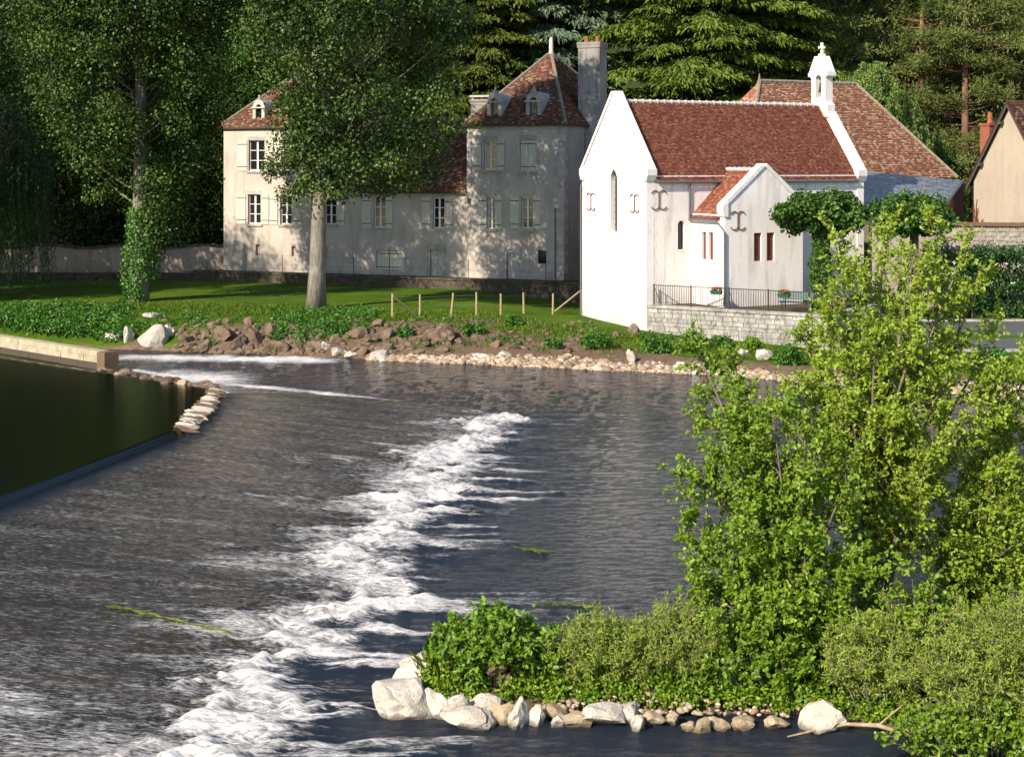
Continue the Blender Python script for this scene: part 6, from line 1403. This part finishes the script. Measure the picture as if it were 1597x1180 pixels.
# ------------------------------------------------------------------ shrubs and alders on the islet
def woody(name, label, base, stems, nlat, ntw, nlf, leaf, wid, mat, seed, lat=1.1, tw=0.42, r0=0.06, t0=0.22, cat='tree', group=None, bark='bark_alder', round_=True, dens=None, upw=0.5, tintc=0.5, spread=0.35):
    """stems: list of (tip, bend, size) in world space; every stem carries laterals, every lateral twigs, every twig leaves"""
    r = np.random.default_rng(seed); base = Vector(base); t = thing(name, label, cat, base, 0, group); wm, tm = MB(), MB(); LP, LA, LN, LT = [], [], [], []
    for tip, st, k_ in stems:
        tip = Vector(tip) - base; b = Vector((st[0], st[1], 0)) if st else Vector((r.normal(0, .12), r.normal(0, .12), 0)); L_ = (tip - b).length
        ctrl = b.lerp(tip, 0.5) + Vector((-(tip.x - b.x) * 0.22, -(tip.y - b.y) * 0.22, 0.10 * L_)); pts = bez(b - Vector((0, 0, .15)), ctrl, tip, 9); wm.tube(pts, [r0 * k_ * (1 - 0.86 * i / 8) for i in range(9)], 7)
        nl = max(3, int(nlat * k_))
        for i in range(nl):
            f = t0 + (1 - t0) * (i + r.random()) / nl; q = f * 8; j = min(int(q), 7); o = pts[j].lerp(pts[j + 1], q - j); ax = (pts[j + 1] - pts[j]).normalized()
            dv = Vector(r.normal(size=3)); dv = (dv - ax * dv.dot(ax)).normalized(); dl = (dv * 0.8 + ax * upw + Vector((0, 0, 0.22))).normalized(); ll = lat * (1.15 - 0.75 * f) * r.uniform(.55, 1.25) * (0.6 + 0.4 * k_)
            e = o + dl * ll + Vector((0, 0, 0.08 * ll)); lp = bez(o, o + dl * ll * .5 + Vector((0, 0, -0.05)), e, 5); wm.tube(lp, [r0 * .3 * (1 - .8 * u / 4) * (1.1 - .6 * f) for u in range(5)], 4)
            for w_ in range(ntw):
                g = 0.2 + 0.8 * (w_ + r.random()) / ntw; q2 = g * 4; j2 = min(int(q2), 3); o2 = lp[j2].lerp(lp[j2 + 1], q2 - j2); ax2 = (lp[j2 + 1] - lp[j2]).normalized(); d2 = (Vector(r.normal(size=3)) * .62 + ax2 * .7 + Vector((0, 0, .25))).normalized(); tl = tw * r.uniform(.5, 1.2); e2 = o2 + d2 * tl
                tm.tube([o2, e2], [0.006, 0.003], 3, False); u = r.uniform(0.15, 1.05, nlf); Pp = np.array(o2)[None] + np.array(d2)[None] * (u * tl)[:, None] + r.normal(0, .02, (nlf, 3))
                LP.append(Pp); LA.append(np.array(d2)[None] * .5 + r.normal(size=(nlf, 3)) * .8); LN.append(r.normal(size=(nlf, 3)) * .6 + [0, 0, .75] + np.array(sdir)[None] * .55); LT.append(np.full(nlf, r.normal(tintc, .12)))
    P = np.concatenate(LP); n = len(P); leafmesh('foliage', P, np.concatenate(LA), np.concatenate(LN), leaf * r.uniform(.45, 1.35, n), wid * r.uniform(.55, 1.25, n), np.concatenate(LT) + r.normal(0, .2, n), M[mat], t, 0.18, round_)
    wm.build('branches', M[bark], t, True); tw_ = tm.build('twigs', M[bark], t); tw_['kind'] = 'stuff'; return t
def tips(lst, Y0, sd, dep=0.8):
    r = random.Random(sd); return [(PX(px, py, Y0 + (dy if dy is not None else r.uniform(-dep, dep))), None, k) for px, py, dy, k in lst]
ba = Vector((5.1, 28.3, 0.3)); bb = Vector((6.7, 30.2, 0.35)); bc_ = Vector((8.6, 30.8, 0.35))
woody('alder_tree', 'dense green alder on the islet, lower and left of the two', ba,
    tips([(1082, 735, -0.4, 1.0), (1075, 830, 0.4, .9), (1085, 920, -0.5, .8), (1108, 990, -0.8, .7), (1120, 660, 0.3, 1.0), (1165, 620, 0.2, 1.0), (1150, 720, -1.0, .9), (1205, 650, -0.7, 1.0), (1255, 690, -1.2, 1.0), (1180, 820, -1.4, .9), (1260, 830, -1.6, .9), (1330, 740, -1.2, 1.0), (1215, 930, -1.5, .7), (1350, 880, -1.4, .8), (1300, 970, -1.5, .6), (1150, 880, 1.0, .8), (1230, 760, 1.2, 1.0), (1105, 1040, -.4, .5), (1085, 545, 1.2, 1.05), (1130, 590, 1.2, .9), (1140, 950, -1.2, .7), (1190, 1010, -1.2, .55), (1395, 960, -1.2, .7)], 28.6, 1),
    14, 11, 16, 0.088, 0.064, 'lf_alder', 601, lat=1.05, group='alders on the islet', r0=0.055, spread=.3)
woody('alder_tree', 'tall sparse yellow green alder on the islet, rising above the terrace', bb,
    tips([(1302, 372, 0.3, 1.15), (1345, 420, -0.5, 1.1), (1385, 352, 0.4, 1.2), (1425, 400, -0.6, 1.1), (1465, 345, 0.2, 1.2), (1505, 395, -0.3, 1.1), (1535, 432, 0.6, 1.1), (1300, 470, -0.9, 1.0), (1250, 520, 0.2, 1.0), (1235, 600, -0.8, .9), (1365, 520, -1.2, 1.0), (1440, 500, -1.3, 1.0), (1290, 600, 1.0, .9), (1400, 640, -1.6, .9), (1490, 570, -1.3, 1.0), (1330, 640, -1.4, .9), (1560, 520, 0.5, 1.0), (1470, 700, -1.7, .9), (1540, 640, -1.0, 1.0), (1400, 460, .8, 1.1), (1340, 545, .9, 1.0), (1480, 470, .9, 1.1), (1390, 590, .4, .95), (1440, 780, -1.7, .8)], 30.6, 2),
    16, 10, 13, 0.082, 0.058, 'lf_alder_y', 602, lat=0.95, tw=.36, group='alders on the islet', r0=0.07, t0=0.28, upw=.75)
woody('alder_tree', 'broad alder at the right edge of the islet, partly cut off', bc_,
    tips([(1570, 600, 0, 1.1), (1610, 560, 0, 1.1), (1640, 640, 0, 1.0), (1560, 720, -1, 1.0), (1600, 760, -1, 1.0), (1520, 800, -1, .9), (1580, 850, -1.3, .9), (1630, 880, -1, .9), (1500, 880, -1.2, .8), (1680, 620, 0, 1.0), (1560, 930, -1.4, .7), (1470, 850, -1.0, .8)], 30.6, 3),
    15, 10, 14, 0.086, 0.06, 'lf_alder_y', 603, lat=1.05, group='alders on the islet', r0=0.06, upw=.6, tintc=.35)
def shrub(name, label, c, rx, ry, h, nst, leaf, wid, mat, seed, lat, tw, nlat, ntw, nlf, group='shrubs on the islet', cat='shrub', round_=False, tintc=.5):
    r = np.random.default_rng(seed); st = []
    for k in range(nst):
        a = k * 2.399; q = math.sqrt((k + .5) / nst); st.append((Vector((c[0] + math.cos(a) * rx * q, c[1] + math.sin(a) * ry * q, c[2] + h * (1.0 - 0.55 * q ** 2.2) * r.uniform(.85, 1.08))), (math.cos(a) * rx * q * .45, math.sin(a) * ry * q * .45), 0.7))
    return woody(name, label, c, st, nlat, ntw, nlf, leaf, wid, mat, seed, lat=lat, tw=tw, r0=0.022, t0=.18, cat=cat, group=group, round_=round_, upw=.6, tintc=tintc)
shrub('bramble_bush', 'bright green leafy bush at the left tip of the islet', (-0.35, 27.75, 0.15), 1.2, 0.75, 1.25, 30, 0.105, 0.075, 'lf_elder', 611, .42, .24, 8, 5, 9, round_=True)
shrub('osier_shrub', 'low olive osier in the middle of the islet', (1.55, 27.75, 0.15), 1.15, 0.75, 1.15, 32, 0.085, 0.026, 'lf_osier', 612, .45, .26, 9, 6, 15)
shrub('osier_shrub', 'olive osier beside the foot of the dense alder', (3.0, 27.9, 0.15), 1.0, 0.9, 1.25, 30, 0.085, 0.026, 'lf_osier', 613, .45, .28, 9, 6, 15)
shrub('osier_shrub', 'large olive osier at the bottom right corner', (7.9, 25.6, 0.1), 1.75, 1.4, 2.0, 44, 0.085, 0.027, 'lf_osier', 614, .55, .3, 10, 6, 16)
shrub('osier_shrub', 'osier in front of the alder trunks at lower right', (6.2, 26.6, 0.15), 1.1, 0.9, 1.6, 28, 0.085, 0.03, 'lf_osier', 615, .5, .28, 9, 6, 15)
shrub('alder_sapling', 'bright alder sapling among the osiers at lower right', (6.9, 26.7, 0.2), 0.8, 0.7, 2.2, 12, 0.1, 0.075, 'lf_alder', 616, .45, .3, 8, 5, 9, round_=True)
shrub('low_shrub', 'dark leafy undergrowth at the foot of the dense alder', (4.3, 27.3, 0.1), 1.2, 0.6, 1.0, 26, 0.1, 0.07, 'lf_alder', 617, .4, .25, 7, 5, 8, round_=True, tintc=.2)
shrub('low_shrub', 'green undergrowth at the waterline at bottom right', (7.4, 24.6, 0.0), 1.7, 0.6, 0.8, 26, 0.09, 0.06, 'lf_alder', 618, .4, .25, 7, 5, 9, round_=True, tintc=.3)
# grasses, purple loosestrife, driftwood
r = np.random.default_rng(48); n = 2600; X = r.uniform(-1.6, 6.5, n); Y = isl_y0(X) + r.uniform(0.5, 2.2, n); P = np.stack([X, Y, np.full(n, 0.25)], 1)
tag(leafmesh('islet_grass', P, np.stack([r.normal(0, .35, n), r.normal(0, .35, n), np.ones(n)], 1), r.normal(size=(n, 3)), r.uniform(.2, .55, n), .011, r.random(n), M['lf_grass'], None, droop=.25), 'tall grass between the islet shrubs', 'grass', None, 'stuff')
ls = thing('loosestrife', 'purple flower spikes rising behind the islet osiers', 'flower', PX(956, 1020, 29.2)); r = np.random.default_rng(49); m = MB(); PP = []
for k in range(6):
    x, y, h = r.normal(0, .08), r.normal(0, .1), r.uniform(.55, .85); m.tube([(x * .3, y * .3, -0.25), (x, y, h)], 0.008, 4); zz = r.uniform(h * .62, h, 70); PP.append(np.stack([x + r.normal(0, .018, 70), y + r.normal(0, .018, 70), zz], 1))
m.build('stem', M['lf_bank'], ls); P = np.concatenate(PP); n = len(P); leafmesh('flowers', P, r.normal(size=(n, 3)), r.normal(size=(n, 3)), .035, .03, r.random(n), M['flower_purple'], ls)
n = 260; P = np.stack([r.normal(0, .14, n), r.normal(0, .14, n), r.uniform(-.2, .4, n)], 1); leafmesh('leaves', P, r.normal(0, .4, (n, 3)) + [0, 0, 1], r.normal(size=(n, 3)), .26, .035, r.random(n), M['lf_bank'], ls)
dw = thing('driftwood', 'long pale driftwood branch lying in the water at lower right', 'branch', wpt(1320, 1146)); m = MB()
q = [wpt(a, b) - wpt(1320, 1146) + Vector((0, 0, z)) for a, b, z in ((1228, 1150, .02), (1275, 1143, .06), (1320, 1140, .12), (1370, 1146, .16), (1410, 1155, .12), (1432, 1160, .05))]; m.tube(q, [.012, .022, .032, .04, .035, .025], 7); m.tube([q[3], q[3] + Vector((.3, .1, .2)), q[3] + Vector((.55, .2, .35))], [.02, .015, .008], 6); m.build('limb', M['driftwood'], dw, True)

# low weeds overhanging the islet's stony rim
r = np.random.default_rng(55); k = 520; X = r.uniform(-1.5, 6.6, k); q_ = r.uniform(0.28, 1.25, k); C = np.stack([X, isl_y0(X) + q_, 0.12 + q_ * r.uniform(0.1, 0.55, k)], 1); P, A, N = clump_leaves(C, r.uniform(.1, .24, k), 42, r, 0.8, up=.6); n = len(P)
tag(leafmesh('islet_weeds', P, A, N, 0.075 * r.uniform(.6, 1.4, n), 0.05 * r.uniform(.6, 1.3, n), np.repeat(r.normal(.4, .25, k), 42) + r.normal(0, .2, n), M['lf_alder'], None, round_=True), 'dark green weeds overhanging the stony rim of the islet', 'plants', None, 'stuff')
k = 26; X = r.uniform(-1.2, 1.0, k); C = np.stack([X, isl_y0(X) + r.uniform(0.6, 1.0, k), r.uniform(0.3, 0.75, k)], 1); P, A, N = clump_leaves(C, np.full(k, .04), 7, r)
tag(leafmesh('yellow_blossom', P, A, N, .045, .04, r.random(len(P)), M['flower_yellow'], None), 'scattered small yellow blossoms in the bramble bush', 'flowers', None, 'stuff')
